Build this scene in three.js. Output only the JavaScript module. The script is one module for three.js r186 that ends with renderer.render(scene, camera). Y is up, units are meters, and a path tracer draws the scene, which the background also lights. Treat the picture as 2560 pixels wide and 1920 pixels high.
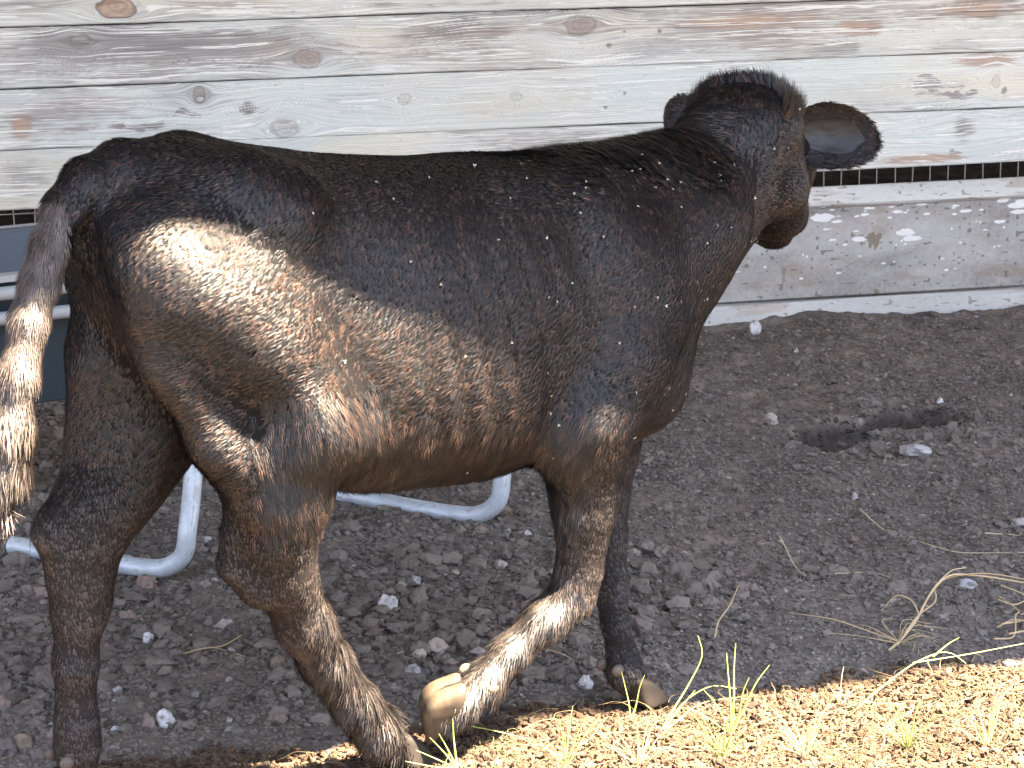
import * as THREE from 'three';
import { mergeGeometries, mergeVertices, toCreasedNormals } from 'three/addons/utils/BufferGeometryUtils.js';
import { RoundedBoxGeometry } from 'three/addons/geometries/RoundedBoxGeometry.js';

// ---------------------------------------------------------------- camera, sky, sun, exposure
const scene = new THREE.Scene();
const camera = new THREE.PerspectiveCamera(15, 4 / 3, 0.1, 900);
camera.position.set(0, 1.76, 7.3);
camera.lookAt(0.25318, 1.76 - 0.24466, 7.3 - 0.93598);
const SUN = new THREE.Vector3(0.5, 1, 0.305).normalize();       // high, high up behind the photographer, a little to the right
{ // a hazy bright sky: white towards the horizon, pale blue overhead, a broad glow about the sun
  const w = 512, h = 256, d = new Float32Array(w * h * 4), dir = new THREE.Vector3();
  for (let j = 0; j < h; j++) for (let i = 0; i < w; i++) {
    const el = ((j + 0.5) / h - 0.5) * Math.PI, az = ((i + 0.5) / w - 0.5) * Math.PI * 2;
    dir.set(Math.cos(el) * Math.cos(az), Math.sin(el), Math.cos(el) * Math.sin(az));
    const t = Math.pow(Math.max(0, dir.y), 0.55), glow = Math.pow(Math.max(0, dir.dot(SUN)), 10) * 0.8, g = dir.y < 0 ? 0.35 : 1;
    d.set([0.21 * (1.0 - 0.6 * t + glow) * g, 0.21 * (0.99 - 0.43 * t + glow * 0.95) * g, 0.21 * (1.03 - 0.10 * t + glow * 0.85) * g, 1], (j * w + i) * 4);
  }
  const sky = new THREE.DataTexture(d, w, h, THREE.RGBAFormat, THREE.FloatType);
  sky.mapping = THREE.EquirectangularReflectionMapping; sky.magFilter = THREE.LinearFilter; sky.minFilter = THREE.LinearFilter; sky.needsUpdate = true;
  scene.background = sky; scene.environment = sky;
}
const sun = new THREE.DirectionalLight(new THREE.Color(1, 0.84, 0.62), 5);
sun.position.copy(SUN).multiplyScalar(12).add(new THREE.Vector3(1.2, 0, 2.4));
sun.target.position.set(1.2, 0, 2.4);
sun.castShadow = true;
sun.shadow.radius = 1.2;
sun.shadow.mapSize.set(4096, 4096);
Object.assign(sun.shadow.camera, { left: -6, right: 6, top: 6, bottom: -6, near: 1, far: 30 });
scene.add(sun, sun.target);
const EXPOSURE = 23.5;

// ---------------------------------------------------------------- helpers
function rng(seed) { let a = seed >>> 0; return () => { a = (a + 0x6D2B79F5) >>> 0; let t = a; t = Math.imul(t ^ (t >>> 15), t | 1); t ^= t + Math.imul(t ^ (t >>> 7), t | 61); return ((t ^ (t >>> 14)) >>> 0) / 4294967296; }; }
function hash3(x, y, z) { let h = Math.imul(x, 374761393) + Math.imul(y, 668265263) + Math.imul(z, 2147483647 - 1442695); h = Math.imul(h ^ (h >>> 13), 1274126177); h ^= h >>> 16; return (h >>> 0) / 4294967296; }
const fade = t => t * t * (3 - 2 * t), lerp = (a, b, t) => a + (b - a) * t, clamp = (x, a = 0, b = 1) => Math.min(b, Math.max(a, x));
const smooth = (a, b, x) => fade(clamp((x - a) / (b - a)));
function noise(x, y, z = 0) {                                     // value noise, -1 to 1
  const xi = Math.floor(x), yi = Math.floor(y), zi = Math.floor(z), u = fade(x - xi), v = fade(y - yi), w = fade(z - zi);
  const c = (i, j, k) => hash3(xi + i, yi + j, zi + k);
  return lerp(lerp(lerp(c(0, 0, 0), c(1, 0, 0), u), lerp(c(0, 1, 0), c(1, 1, 0), u), v), lerp(lerp(c(0, 0, 1), c(1, 0, 1), u), lerp(c(0, 1, 1), c(1, 1, 1), u), v), w) * 2 - 1;
}
function fbm(x, y, z = 0, n = 4) { let s = 0, a = 0.5; for (let i = 0; i < n; i++) { s += a * noise(x, y, z + i * 7.3); x *= 2.03; y *= 2.03; z *= 2.03; a *= 0.5; } return s; }
const V = (x, y, z) => new THREE.Vector3(x, y, z);
const counts = {};
function numbered(name) { const n = counts[name] = (counts[name] ?? -1) + 1; return n ? `${name}_${String(n).padStart(3, '0')}` : name; }
function shade(o) { o.traverse(c => { if (c.isMesh) { c.castShadow = true; c.receiveShadow = true; } }); return o; }
function mesh(name, geo, mat, parent = scene) { const m = new THREE.Mesh(geo, mat); m.name = parent === scene ? numbered(name) : name; m.castShadow = m.receiveShadow = true; parent.add(m); return m; }
function tag(o, label, category, group, kind) { if (label) o.userData.label = label; if (category) o.userData.category = category; if (group) o.userData.group = group; if (kind) o.userData.kind = kind; return o; }
function thing(name, label, category, pos = [0, 0, 0], turn = 0, group) { const g = new THREE.Group(); g.name = numbered(name); g.position.set(...pos); g.rotation.y = turn; scene.add(g); return tag(g, label, category, group); }
const std = (color, roughness = 0.9, extra = {}) => new THREE.MeshStandardMaterial({ color, roughness, ...extra });
const rgb = (r, g, b) => new THREE.Color().setRGB(r, g, b);
function dataTex(w, h, fn, srgb) {                                // fn(i, j, out) writes 0..1 (linear for colours)
  const d = new Uint8Array(w * h * 4), o = [0, 0, 0];
  const enc = x => { x = clamp(x); return srgb ? (x <= 0.0031308 ? 12.92 * x : 1.055 * Math.pow(x, 1 / 2.4) - 0.055) : x; };
  for (let j = 0; j < h; j++) for (let i = 0; i < w; i++) { fn(i, j, o); const k = (j * w + i) * 4; for (let c = 0; c < 3; c++) d[k + c] = Math.round(255 * enc(o[c])); d[k + 3] = 255; }
  const t = new THREE.DataTexture(d, w, h);
  t.magFilter = THREE.LinearFilter; t.minFilter = THREE.LinearMipmapLinearFilter; t.generateMipmaps = true; t.anisotropy = 8;
  if (srgb) t.colorSpace = THREE.SRGBColorSpace;
  t.needsUpdate = true;
  return t;
}
const mix3 = (o, c, t) => { o[0] += (c[0] - o[0]) * t; o[1] += (c[1] - o[1]) * t; o[2] += (c[2] - o[2]) * t; };
function tube(points, radius, seg = 24, sides = 8) { return new THREE.TubeGeometry(new THREE.CatmullRomCurve3(points, false, 'centripetal'), seg, radius, sides); }
function bar(a, b, r, sides = 8) { const d = b.clone().sub(a), g = new THREE.CylinderGeometry(r, r, d.length(), sides); g.translate(0, d.length() / 2, 0); g.applyQuaternion(new THREE.Quaternion().setFromUnitVectors(V(0, 1, 0), d.normalize())); g.translate(a.x, a.y, a.z); return g; }

// ---------------------------------------------------------------- ground
// foreground strip of straw and crumbs, sunlit orange painted into the soil; its edge wanders
const litStrawEdge = x => 2.765 + 0.09 * smooth(1.25, 0.85, x) + 0.05 * Math.max(0, 0.85 - x) + 0.035 * noise(x * 5, 3.3) + 0.03 * noise(x * 17, 9.1);
function trench(x, z) {                                           // the dug-out hollow to the right of the calf
  const u = (x - 2.545) / 0.25, c = 1.17 + 0.03 * Math.sin(x * 9) - 0.09 * (x - 2.56), w = 0.10 + 0.025 * noise(x * 11, 4);
  return smooth(1, 0.6, Math.abs(u)) * smooth(w, w * 0.35, Math.abs(z - c));
}
function groundHeight(x, z) {
  const near = smooth(-1, 0, x) * smooth(5.5, 4.5, x) * smooth(6, 4, z) * smooth(-0.4, 0.05, z);
  let h = 0.022 * fbm(x * 1.7, z * 1.7, 5, 3) + near * (0.022 * fbm(x * 7, z * 7, 1, 3) + 0.011 * fbm(x * 31, z * 31, 2, 3));
  h -= 0.075 * trench(x, z);
  h += (0.004 + 0.010 * noise(x * 2.2, 77)) * smooth(0.35, 0.08, z) * smooth(0, 0.08, z);         // soil banked against the footing
  return h;
}
{
  const xs = [], zs = [];
  const line = (a, stops) => { let p = stops[0][0]; for (const [end, step] of stops.slice(1)) { while (p < end - 1e-6) { a.push(p); p += step; } p = end; } a.push(p); };
  line(xs, [[-420], [-40, 40], [-8, 4], [-1, 0.35], [-0.2, 0.05], [3.9, 0.0105], [5, 0.06], [10, 0.5], [60, 6], [440, 40]]);
  line(zs, [[-420], [-40, 40], [-8, 4], [-0.6, 0.4], [0, 0.06], [3.6, 0.0105], [5, 0.06], [10, 0.4], [60, 6], [440, 40]]);
  const nx = xs.length, nz = zs.length, pos = new Float32Array(nx * nz * 3), uv = new Float32Array(nx * nz * 2), col = new Float32Array(nx * nz * 3), idx = [];
  for (let j = 0, k = 0; j < nz; j++) for (let i = 0; i < nx; i++, k++) {
    const x = xs[i], z = zs[j];
    pos.set([x, groundHeight(x, z), z], k * 3); uv.set([x, z], k * 2);
    const t = trench(x, z), s = smooth(-0.02, 0.05, z - litStrawEdge(x)) * smooth(4.6, 3.6, z), m = 0.85 + 0.3 * fbm(x * 3, z * 3, 8, 3);
    const c = [1.0 * m, 0.93 * m, 0.88 * m];
    mix3(c, [0.27, 0.245, 0.23], smooth(0.05, 0.4, t + 0.25 * noise(x * 40, z * 40, 6)) * 0.92);                         // damp soil, with the shade of the hollow painted in dark
    mix3(c, [0.75 * m, 0.46 * m, 0.25 * m], s * 0.85); mix3(c, [0.30, 0.36, 0.27], smooth(3.6, 4.2, z) * 0.9);              // crumbs plus painted sunlit orange; unseen ground beyond darkened to cut bounce light
    col.set(c, k * 3);
    if (i < nx - 1 && j < nz - 1) { const a = k, b = k + 1, c2 = k + nx, d = k + nx + 1; idx.push(a, c2, b, b, c2, d); }
  }
  const g = new THREE.BufferGeometry();
  g.setAttribute('position', new THREE.BufferAttribute(pos, 3)); g.setAttribute('uv', new THREE.BufferAttribute(uv, 2)); g.setAttribute('color', new THREE.BufferAttribute(col, 3));
  g.setIndex(idx); g.computeVertexNormals();
  const soil = dataTex(1024, 1024, (i, j, o) => {                 // repeats every 1.3 m, wraps by mirroring
    const x = i / 1024 * 26, y = j / 1024 * 26, f = fbm(x, y, 0, 5), s = noise(x * 6, y * 6, 3);
    const v = 0.115 * (1 + 0.75 * f + 0.3 * s);
    o[0] = v * 1.09; o[1] = v * 0.95; o[2] = v * 0.83;
    const p = noise(x * 3.1, y * 3.1, 11); if (p > 0.72) mix3(o, [0.4, 0.37, 0.35], (p - 0.72) * 3);
  }, true);
  soil.wrapS = soil.wrapT = THREE.MirroredRepeatWrapping; soil.repeat.set(1 / 1.3, 1 / 1.3);
  const sb = dataTex(1024, 1024, (i, j, o) => { const x = i / 1024 * 40, y = j / 1024 * 40; o[0] = o[1] = o[2] = 0.5 + 0.5 * fbm(x, y, 4, 5); });
  sb.wrapS = sb.wrapT = THREE.MirroredRepeatWrapping; sb.repeat.set(1 / 1.3, 1 / 1.3);
  tag(mesh('ground', g, new THREE.MeshStandardMaterial({ map: soil, bumpMap: sb, bumpScale: 0.006, vertexColors: true, roughness: 1 })), 'trodden dark soil ground of the pen', null, null, 'structure');
}

// ---------------------------------------------------------------- roof over the pen and the dark inside of the barn (outside the frame)
{
  const H = 3.4, edge = x => 2.945 + 0.347 * H - 0.086 * x;
  const s = new THREE.Shape(); s.moveTo(-9, 2.5); s.lineTo(13, 2.5); s.lineTo(13, -edge(13)); s.lineTo(-9, -edge(-9)); s.closePath();
  const g = new THREE.ExtrudeGeometry(s, { depth: 0.06, bevelEnabled: false }); g.rotateX(-Math.PI / 2); g.translate(0, H, 0);
  tag(mesh('roof', g, std(rgb(0.22, 0.19, 0.16), 0.8)), null, null, null, 'structure');
  const b = mergeGeometries([new THREE.BoxGeometry(22, 3.35, 0.1).translate(2, 1.7, -2.5), new THREE.BoxGeometry(0.1, 3.35, 2.3).translate(-9, 1.7, -1.3), new THREE.BoxGeometry(0.1, 3.35, 2.3).translate(13, 1.7, -1.3)]);
  tag(mesh('barn_interior', b, std(rgb(0.05, 0.035, 0.025), 0.95)), null, null, null, 'structure');
}

// ---------------------------------------------------------------- timber wall
const BX0 = -1.6, BX1 = 6.2, BL = BX1 - BX0, TX0 = 0.45, TL = 3.2, BH = 0.1515, SEAM = [0.85, 0.6945, 0.541, 0.3885];
const MARKS = [['knotTan',0.952,0.891,0.046,0.027],['grey',1.782,0.871,0.182,0.015],['grey',0.888,0.794,0.340,0.049],['grey',1.239,0.770,0.243,0.055],['knot',0.856,0.809,0.027,0.017],['tri',1.435,0.742,0.036,0.024],['grey',1.843,0.797,0.146,0.030],['beige',2.092,0.801,0.243,0.024],['brown',2.602,0.802,0.207,0.022],['knot',2.161,0.805,0.043,0.027],['brown',2.931,0.773,0.073,0.027],['torn',3.278,0.812,0.158,0.029],['tan',0.702,0.604,0.027,0.034],['knot',1.153,0.662,0.017,0.022],['spk',0.998,0.594,0.067,0.019],['spk',1.116,0.616,0.049,0.017],['spk',1.289,0.621,0.049,0.032],['tri',1.372,0.570,0.036,0.027],['eye',1.688,0.629,0.017,0.015],['eye',1.986,0.625,0.015,0.012],['dot',2.283,0.620,0.007,0.007],['dot',2.237,0.751,0.009,0.007],['dot',2.230,0.586,0.006,0.006],['dot',2.280,0.787,0.007,0.005],['brown',3.284,0.673,0.146,0.024],['spk',3.137,0.609,0.073,0.030],['spk',3.246,0.586,0.061,0.024],['knot',3.344,0.614,0.012,0.019],['dot',3.369,0.588,0.010,0.017],['blot',3.251,0.478,0.036,0.046],['brown',3.144,0.412,0.146,0.017],['spk',3.212,0.422,0.036,0.015],['grey',0.702,0.463,0.073,0.073],['grey',2.866,0.713,0.097,0.024],['dot',2.377,0.785,0.006,0.006]];
const BARE = [0.30, 0.40, 0.14, 0.19];                            // how worn each board's whitewash is
function boardTextures(row, w = 2048, h = 128) {
  const y0 = SEAM[row], marks = MARKS.filter(m => m[2] > y0 - 0.03 && m[2] < y0 + BH + 0.03);
  const bump = new Float32Array(w * h), KN = { knot: 1, knotTan: 1, eye: 1, tri: 1, blot: 0.4 };
  const map = dataTex(w, h, (i, j, o) => {
    const x = TX0 + TL * (i + 0.5) / w, y = y0 + BH * (j + 0.5) / h;
    // the grain runs along the board, wanders, and swerves round the knots
    let g = y + 0.012 * noise(x * 1.5, y * 9 + row * 5, 1) + 0.006 * noise(x * 4.2, y * 22, row + 2) + 0.0016 * noise(x * 13, y * 60, row);
    for (const m of marks) if (KN[m[0]]) {
      const dx = (x - m[1]) / (m[3] * 2.4), dy = (y - m[2]) / (m[4] * 1.1), f = Math.exp(-dx * dx) * KN[m[0]];
      g += f * m[4] * 1.1 * Math.tanh(-dy * 1.4) * Math.exp(-dy * dy * 0.14);
    }
    const pitch = 0.0058 + 0.0020 * noise(g * 14, row * 3.1);
    const line = Math.sin(g / pitch * Math.PI * 2 + 2.4 * noise(x * 0.8, g * 40)) * 0.5 + 0.5;
    const fibre = noise(x * 9, g * 1000, row), streak = noise(x * 3.2, g * 330, row + 9), fleck = noise(x * 22, g * 520, row + 30), blotch = fbm(x * 1.9, y * 8, row * 3 + 20, 5), cloud = fbm(x * 7, y * 20, row + 50, 4);
    let wear = BARE[row] + 0.5 * blotch + 0.3 * cloud + 0.26 * streak, tint = 0.25 * smooth(0, 0.4, fbm(x * 2.5, y * 7, row + 80, 3)), dark = 0, spk = 0, knot = 0, ringed = 0;
    for (const m of marks) {
      const ex = (x - m[1]) / m[3], ey = (y - m[2]) / m[4], q = Math.hypot(ex, ey), rr = q + 0.55 * fbm(x * 14, y * 40, m[3] * 99, 4) + 0.25 * fleck, f = smooth(1.2, 0.35, rr);
      if (m[0] === 'grey') wear += 0.34 * f; else if (m[0] === 'beige') { wear += 0.26 * f; tint += 0.35 * f; }
      else if (m[0] === 'brown' || m[0] === 'tan') { wear += 0.6 * f; tint += 0.9 * f; }
      else if (m[0] === 'torn') { wear += f; tint += 0.9 * f; dark += 0.6 * f * smooth(-0.2, 0.4, noise(x * 7, g * 200, 3) + 0.3 * fleck); }
      else if (m[0] === 'spk') spk = Math.max(spk, f);
      else if (m[0] === 'blot') { wear += 0.45 * f; dark += 0.10 * f; }
      else if (m[0] === 'dot') dark += 0.6 * smooth(1.1, 0.5, rr);
      else { // knots: faint rings round a dull heart
        const rag = q + 0.18 * noise(x * 60, y * 90, m[3] * 40), k = smooth(1.1, 0.85, rag) * (m[0] === 'knotTan' ? 1 : 0.55); knot = Math.max(knot, k);
        ringed = Math.max(ringed, k * (0.5 + 0.5 * Math.sin(rag * 16 + 1.5 * noise(x * 40, y * 40)))); 
        if (m[0] === 'knotTan') { wear += k; tint += 1.1 * k; dark += 0.5 * smooth(1.12, 1.0, rag) * smooth(0.8, 1.0, rag); }
        else { wear += (m[0] === 'eye' ? 0.12 : 0.34) * k; tint += (m[0] === 'tri' ? 0.5 : 0.15) * k; dark += 0.16 * smooth(1.2, 1.0, rag) * smooth(0.7, 1.0, rag) + 0.08 * k; }
      }
    }
    if (spk > 0) wear += spk * 1.1 * smooth(-0.14, 0.16, fbm(x * 36, y * 80, 4, 4) + 0.3 * streak);
    const t = smooth(0.10, 0.62, wear + 0.22 * (line - 0.5) + 0.16 * fibre + 0.12 * fleck);
    const p = 0.54 + 0.05 * noise(x * 3, y * 12, 6) + 0.05 * fibre + 0.03 * fleck;
    o[0] = p * 1.01; o[1] = p; o[2] = p * 0.90;
    mix3(o, [p * 0.92, p * 0.99, p * 0.93], smooth(0, 0.5, noise(x * 2.1, y * 6, 31)) * 0.8);      // faint green cast here and there
    mix3(o, [p * 1.0, p * 0.94, p * 0.76], smooth(0.0, 0.5, noise(x * 3.1, y * 10, 41) + 0.3 * fleck) * 0.85);  // and old yellowed wash
    const b = 0.25 + 0.07 * fibre + 0.06 * noise(x * 2, y * 15, 8), bare = [b * 1.05, b * 0.97, b * 0.91];
    mix3(bare, [0.40, 0.27, 0.185], clamp(tint) * 0.8);
    mix3(o, bare, t * 0.92);
    mix3(o, [o[0] * 0.58, o[1] * 0.54, o[2] * 0.5], smooth(0.55, 0.95, 1 - line) * (0.34 + 0.45 * t) * clamp(0.8 + 0.8 * streak));
    if (t > 0.2) mix3(o, [0.66, 0.65, 0.59], smooth(0.2, 0.5, streak * 0.7 + 0.4 * fleck + 0.3 * fibre) * 0.9 * smooth(0.2, 0.4, t) * (1 - 0.6 * knot));   // wash left in the ridges
    mix3(o, [o[0] * 0.66, o[1] * 0.6, o[2] * 0.54], ringed * 0.55);
    mix3(o, [0.07, 0.058, 0.05], clamp(dark));
    const sp = noise(x * 150, y * 260, row); if (sp > 0.8) mix3(o, [0.16, 0.14, 0.13], (sp - 0.8) * 2.4);
    bump[j * w + i] = 0.5 + 0.24 * (line - 0.5) + 0.14 * fibre - 0.16 * t + 0.1 * streak - 0.25 * clamp(dark);
  }, true);
  const bm = dataTex(w, h, (i, j, o) => { o[0] = o[1] = o[2] = clamp(bump[j * w + i]); });
  for (const t of [map, bm]) { t.wrapS = t.wrapT = THREE.MirroredRepeatWrapping; }
  return new THREE.MeshStandardMaterial({ map, bumpMap: bm, bumpScale: 0.0026, roughness: 0.85 });
}
function boardGeometry(seed, y0, ht) {                            // a sawn board: edges that wander a millimetre or two and a worn arris
  const n = 150, prof = [[0, -0.024], [0, -0.004], [0.0035, 0], [ht - 0.0035, 0], [ht, -0.004], [ht, -0.024]], P = [], U = [], I = [];
  for (let i = 0; i <= n; i++) {
    const x = BX0 + BL * i / n, lo = 0.0022 * noise(x * 2.3, seed, 1) + 0.0009 * noise(x * 14, seed, 5), hi = 0.0022 * noise(x * 2.1, seed, 3) + 0.0009 * noise(x * 13, seed, 7), zz = 0.003 * noise(x * 0.7, seed, 9);
    prof.forEach(([py, pz]) => { P.push(x, y0 + py + lerp(lo, hi, py / ht), pz + zz); U.push((x - TX0) / TL, clamp(py / ht, 0.004, 0.996)); });
  }
  const m = prof.length;
  for (let i = 0; i < n; i++) for (let k = 0; k < m - 1; k++) { const a = i * m + k, b = a + 1, c = a + m, d = c + 1; I.push(a, c, b, b, c, d); }
  const g = new THREE.BufferGeometry(); g.setAttribute('position', new THREE.Float32BufferAttribute(P, 3)); g.setAttribute('uv', new THREE.Float32BufferAttribute(U, 2)); g.setIndex(I);
  return toCreasedNormals(g, 0.5);
}
{
  const wall = thing('timber_wall', 'weathered whitewashed wall of horizontal timber boards behind the calf', 'wall');
  const mats = [0, 1, 2, 3].map(r => boardTextures(r));
  for (let r = 0; r < 4; r++) mesh('board', boardGeometry(r * 11.3 + 2, SEAM[r], BH - (r === 3 ? 0.001 : 0)), mats[r], wall);
  for (let r = 0; r < 15; r++) mesh('board', boardGeometry(r * 7.7 + 90, SEAM[0] + 0.1545 * (r + 1), BH), mats[(r * 3 + 1) % 4], wall);   // above the frame
  mesh('backing', new THREE.BoxGeometry(BL, 2.76, 0.03).translate((BX0 + BX1) / 2, 0.42 + 1.38, -0.045), std(rgb(0.06, 0.045, 0.035)), wall);

  const wm = thing('wire_mesh', 'rusty welded wire mesh in the dark gap beneath the timber wall', 'mesh');
  const wireM = std(rgb(0.2, 0.17, 0.15), 0.6, { metalness: 0.5 });
  for (let i = 0; i < 84; i++) { const x = -0.05 + i * 0.0518; mesh('wire', bar(V(x + 0.002 * noise(i, 3), 0.33, -0.006), V(x + 0.003 * noise(i, 8), 0.43, -0.006), 0.0021, 6), wireM, wm); }
  mesh('wire', bar(V(-0.3, 0.372, -0.003), V(4.6, 0.402, -0.003), 0.0021, 6), wireM, wm);
}

// ---------------------------------------------------------------- concrete plinth under the wall
{
  const pl = thing('concrete_plinth', 'long grey concrete plinth with flaking white paint under the wall', 'plinth');
  const strip = (prof, seed, amp) => {
    const n = 190, P = [], U = [], I = [], m = prof.length;
    let len = [0]; for (let k = 1; k < m; k++) len.push(len[k - 1] + Math.hypot(prof[k][0] - prof[k - 1][0], prof[k][1] - prof[k - 1][1]));
    for (let i = 0; i <= n; i++) { const x = BX0 + BL * i / n; prof.forEach(([y, z, a = 1], k) => { P.push(x, y + a * amp * noise(x * 3, seed, k) , z + a * amp * noise(x * 4, seed + 9, k)); U.push(x, len[k]); }); }
    for (let i = 0; i < n; i++) for (let k = 0; k < m - 1; k++) { const a = i * m + k, b = a + 1, c = a + m, d = c + 1; I.push(a, b, c, b, d, c); }
    const g = new THREE.BufferGeometry(); g.setAttribute('position', new THREE.Float32BufferAttribute(P, 3)); g.setAttribute('uv', new THREE.Float32BufferAttribute(U, 2)); g.setIndex(I);
    return toCreasedNormals(g, 0.6);
  };
  const paint = (base, seed) => { const t = dataTex(2048, 128, (i, j, o) => {
    const x = TL * i / 2048, y = j / 128 * 0.1, f = fbm(x * 5, y * 40, seed, 5), s = noise(x * 110, y * 220, seed), v = base * (1 + 0.14 * f + 0.06 * s);
    o[0] = v * 1.01; o[1] = v * 1.0; o[2] = v * 0.93;
    mix3(o, [0.3, 0.25, 0.2], smooth(0.18, 0.42, f + 0.12 * s) * 0.65); if (noise(x * 60, y * 150, seed + 4) > 0.75) mix3(o, [0.12, 0.11, 0.1], 0.6);
  }, true); t.wrapS = t.wrapT = THREE.MirroredRepeatWrapping; t.repeat.set(1 / TL, 10); t.offset.set(-TX0 / TL, 0); return new THREE.MeshStandardMaterial({ map: t, roughness: 0.8, bumpMap: t, bumpScale: 0.0015 }); };
  mesh('cap', strip([[0.302, 0.062], [0.308, 0.068], [0.346, 0.030], [0.349, 0.022], [0.347, 0.0], [0.28, -0.004]], 3, 0.0012), paint(0.47, 3), pl);
  const flakes = [], R = rng(71);
  for (let i = 0; i < 62; i++) { const x = 2.6 + 1.6 * R(), y = R() < 0.55 ? 0.262 + 0.04 * R() : 0.19 + 0.09 * R(); const w = 0.006 + 0.028 * Math.pow(R(), 2); flakes.push([x, y, w, w * (0.18 + 0.22 * R())]); }
  for (let i = 0; i < 120; i++) flakes.push([TX0 + TL * R(), 0.1 + 0.19 * R(), 0.002 + 0.008 * R() * R(), 0.0015 + 0.002 * R()]);
  const face = dataTex(2048, 192, (i, j, o) => {
    const x = TX0 + TL * i / 2048, y = 0.03 + 0.275 * j / 192, f = fbm(x * 6, y * 14, 60, 5), s = noise(x * 170, y * 170, 61), v = 0.245 * (1 + 0.5 * f + 0.12 * s);
    o[0] = v * 1.06; o[1] = v * 0.99; o[2] = v * 0.89;
    mix3(o, [0.4, 0.39, 0.37], smooth(0.05, 0.4, fbm(x * 3, y * 9, 77, 4)) * 0.45);
    mix3(o, [0.2, 0.15, 0.11], smooth(0.2, 0.5, fbm(x * 9, y * 22, 80, 4)) * 0.5);
    if (noise(x * 70, y * 130, 90) > 0.72) mix3(o, [0.09, 0.08, 0.07], 0.7);
    for (const [a, b, w, h] of flakes) if (Math.abs(x - a) < w * 1.6 && Math.abs(y - b) < h * 1.6 && Math.hypot((x - a) / w, (y - b) / h) + 0.2 * noise(x * 90, y * 260, a) < 1) mix3(o, [0.6, 0.59, 0.56], 0.9);
    for (const [a, b, w, h, c] of [[2.975, 0.20, 0.02, 0.022, 0.75], [2.99, 0.052, 0.008, 0.012, 0.85], [2.72, 0.12, 0.006, 0.022, 0.5]]) if (Math.hypot((x - a) / w, (y - b) / h) + 0.6 * noise(x * 120, y * 120, 5) < 1) mix3(o, [0.13, 0.1, 0.06], c);
  }, true);
  face.wrapS = THREE.MirroredRepeatWrapping; face.wrapT = THREE.MirroredRepeatWrapping;
  const fg = strip([[0.302, 0.050], [0.24, 0.051], [0.16, 0.052], [0.09, 0.052], [0.053, 0.053], [0.04, 0.03]], 8, 0.0012);
  { const p = fg.attributes.position, u = fg.attributes.uv; for (let i = 0; i < p.count; i++) u.setXY(i, (p.getX(i) - TX0) / TL, (p.getY(i) - 0.03) / 0.275); }
  mesh('face', fg, new THREE.MeshStandardMaterial({ map: face, bumpMap: face, bumpScale: 0.002, roughness: 0.88 }), pl);
  mesh('footing', strip([[0.047, 0.04], [0.048, 0.076, 0.6], [0.041, 0.087], [-0.015, 0.093], [-0.12, 0.093]], 14, 0.004), paint(0.38, 9), pl);
  mesh('core', new THREE.BoxGeometry(BL, 0.4, 0.10).translate((BX0 + BX1) / 2, 0.09, -0.02), std(rgb(0.2, 0.2, 0.19)), pl);
}

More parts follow.
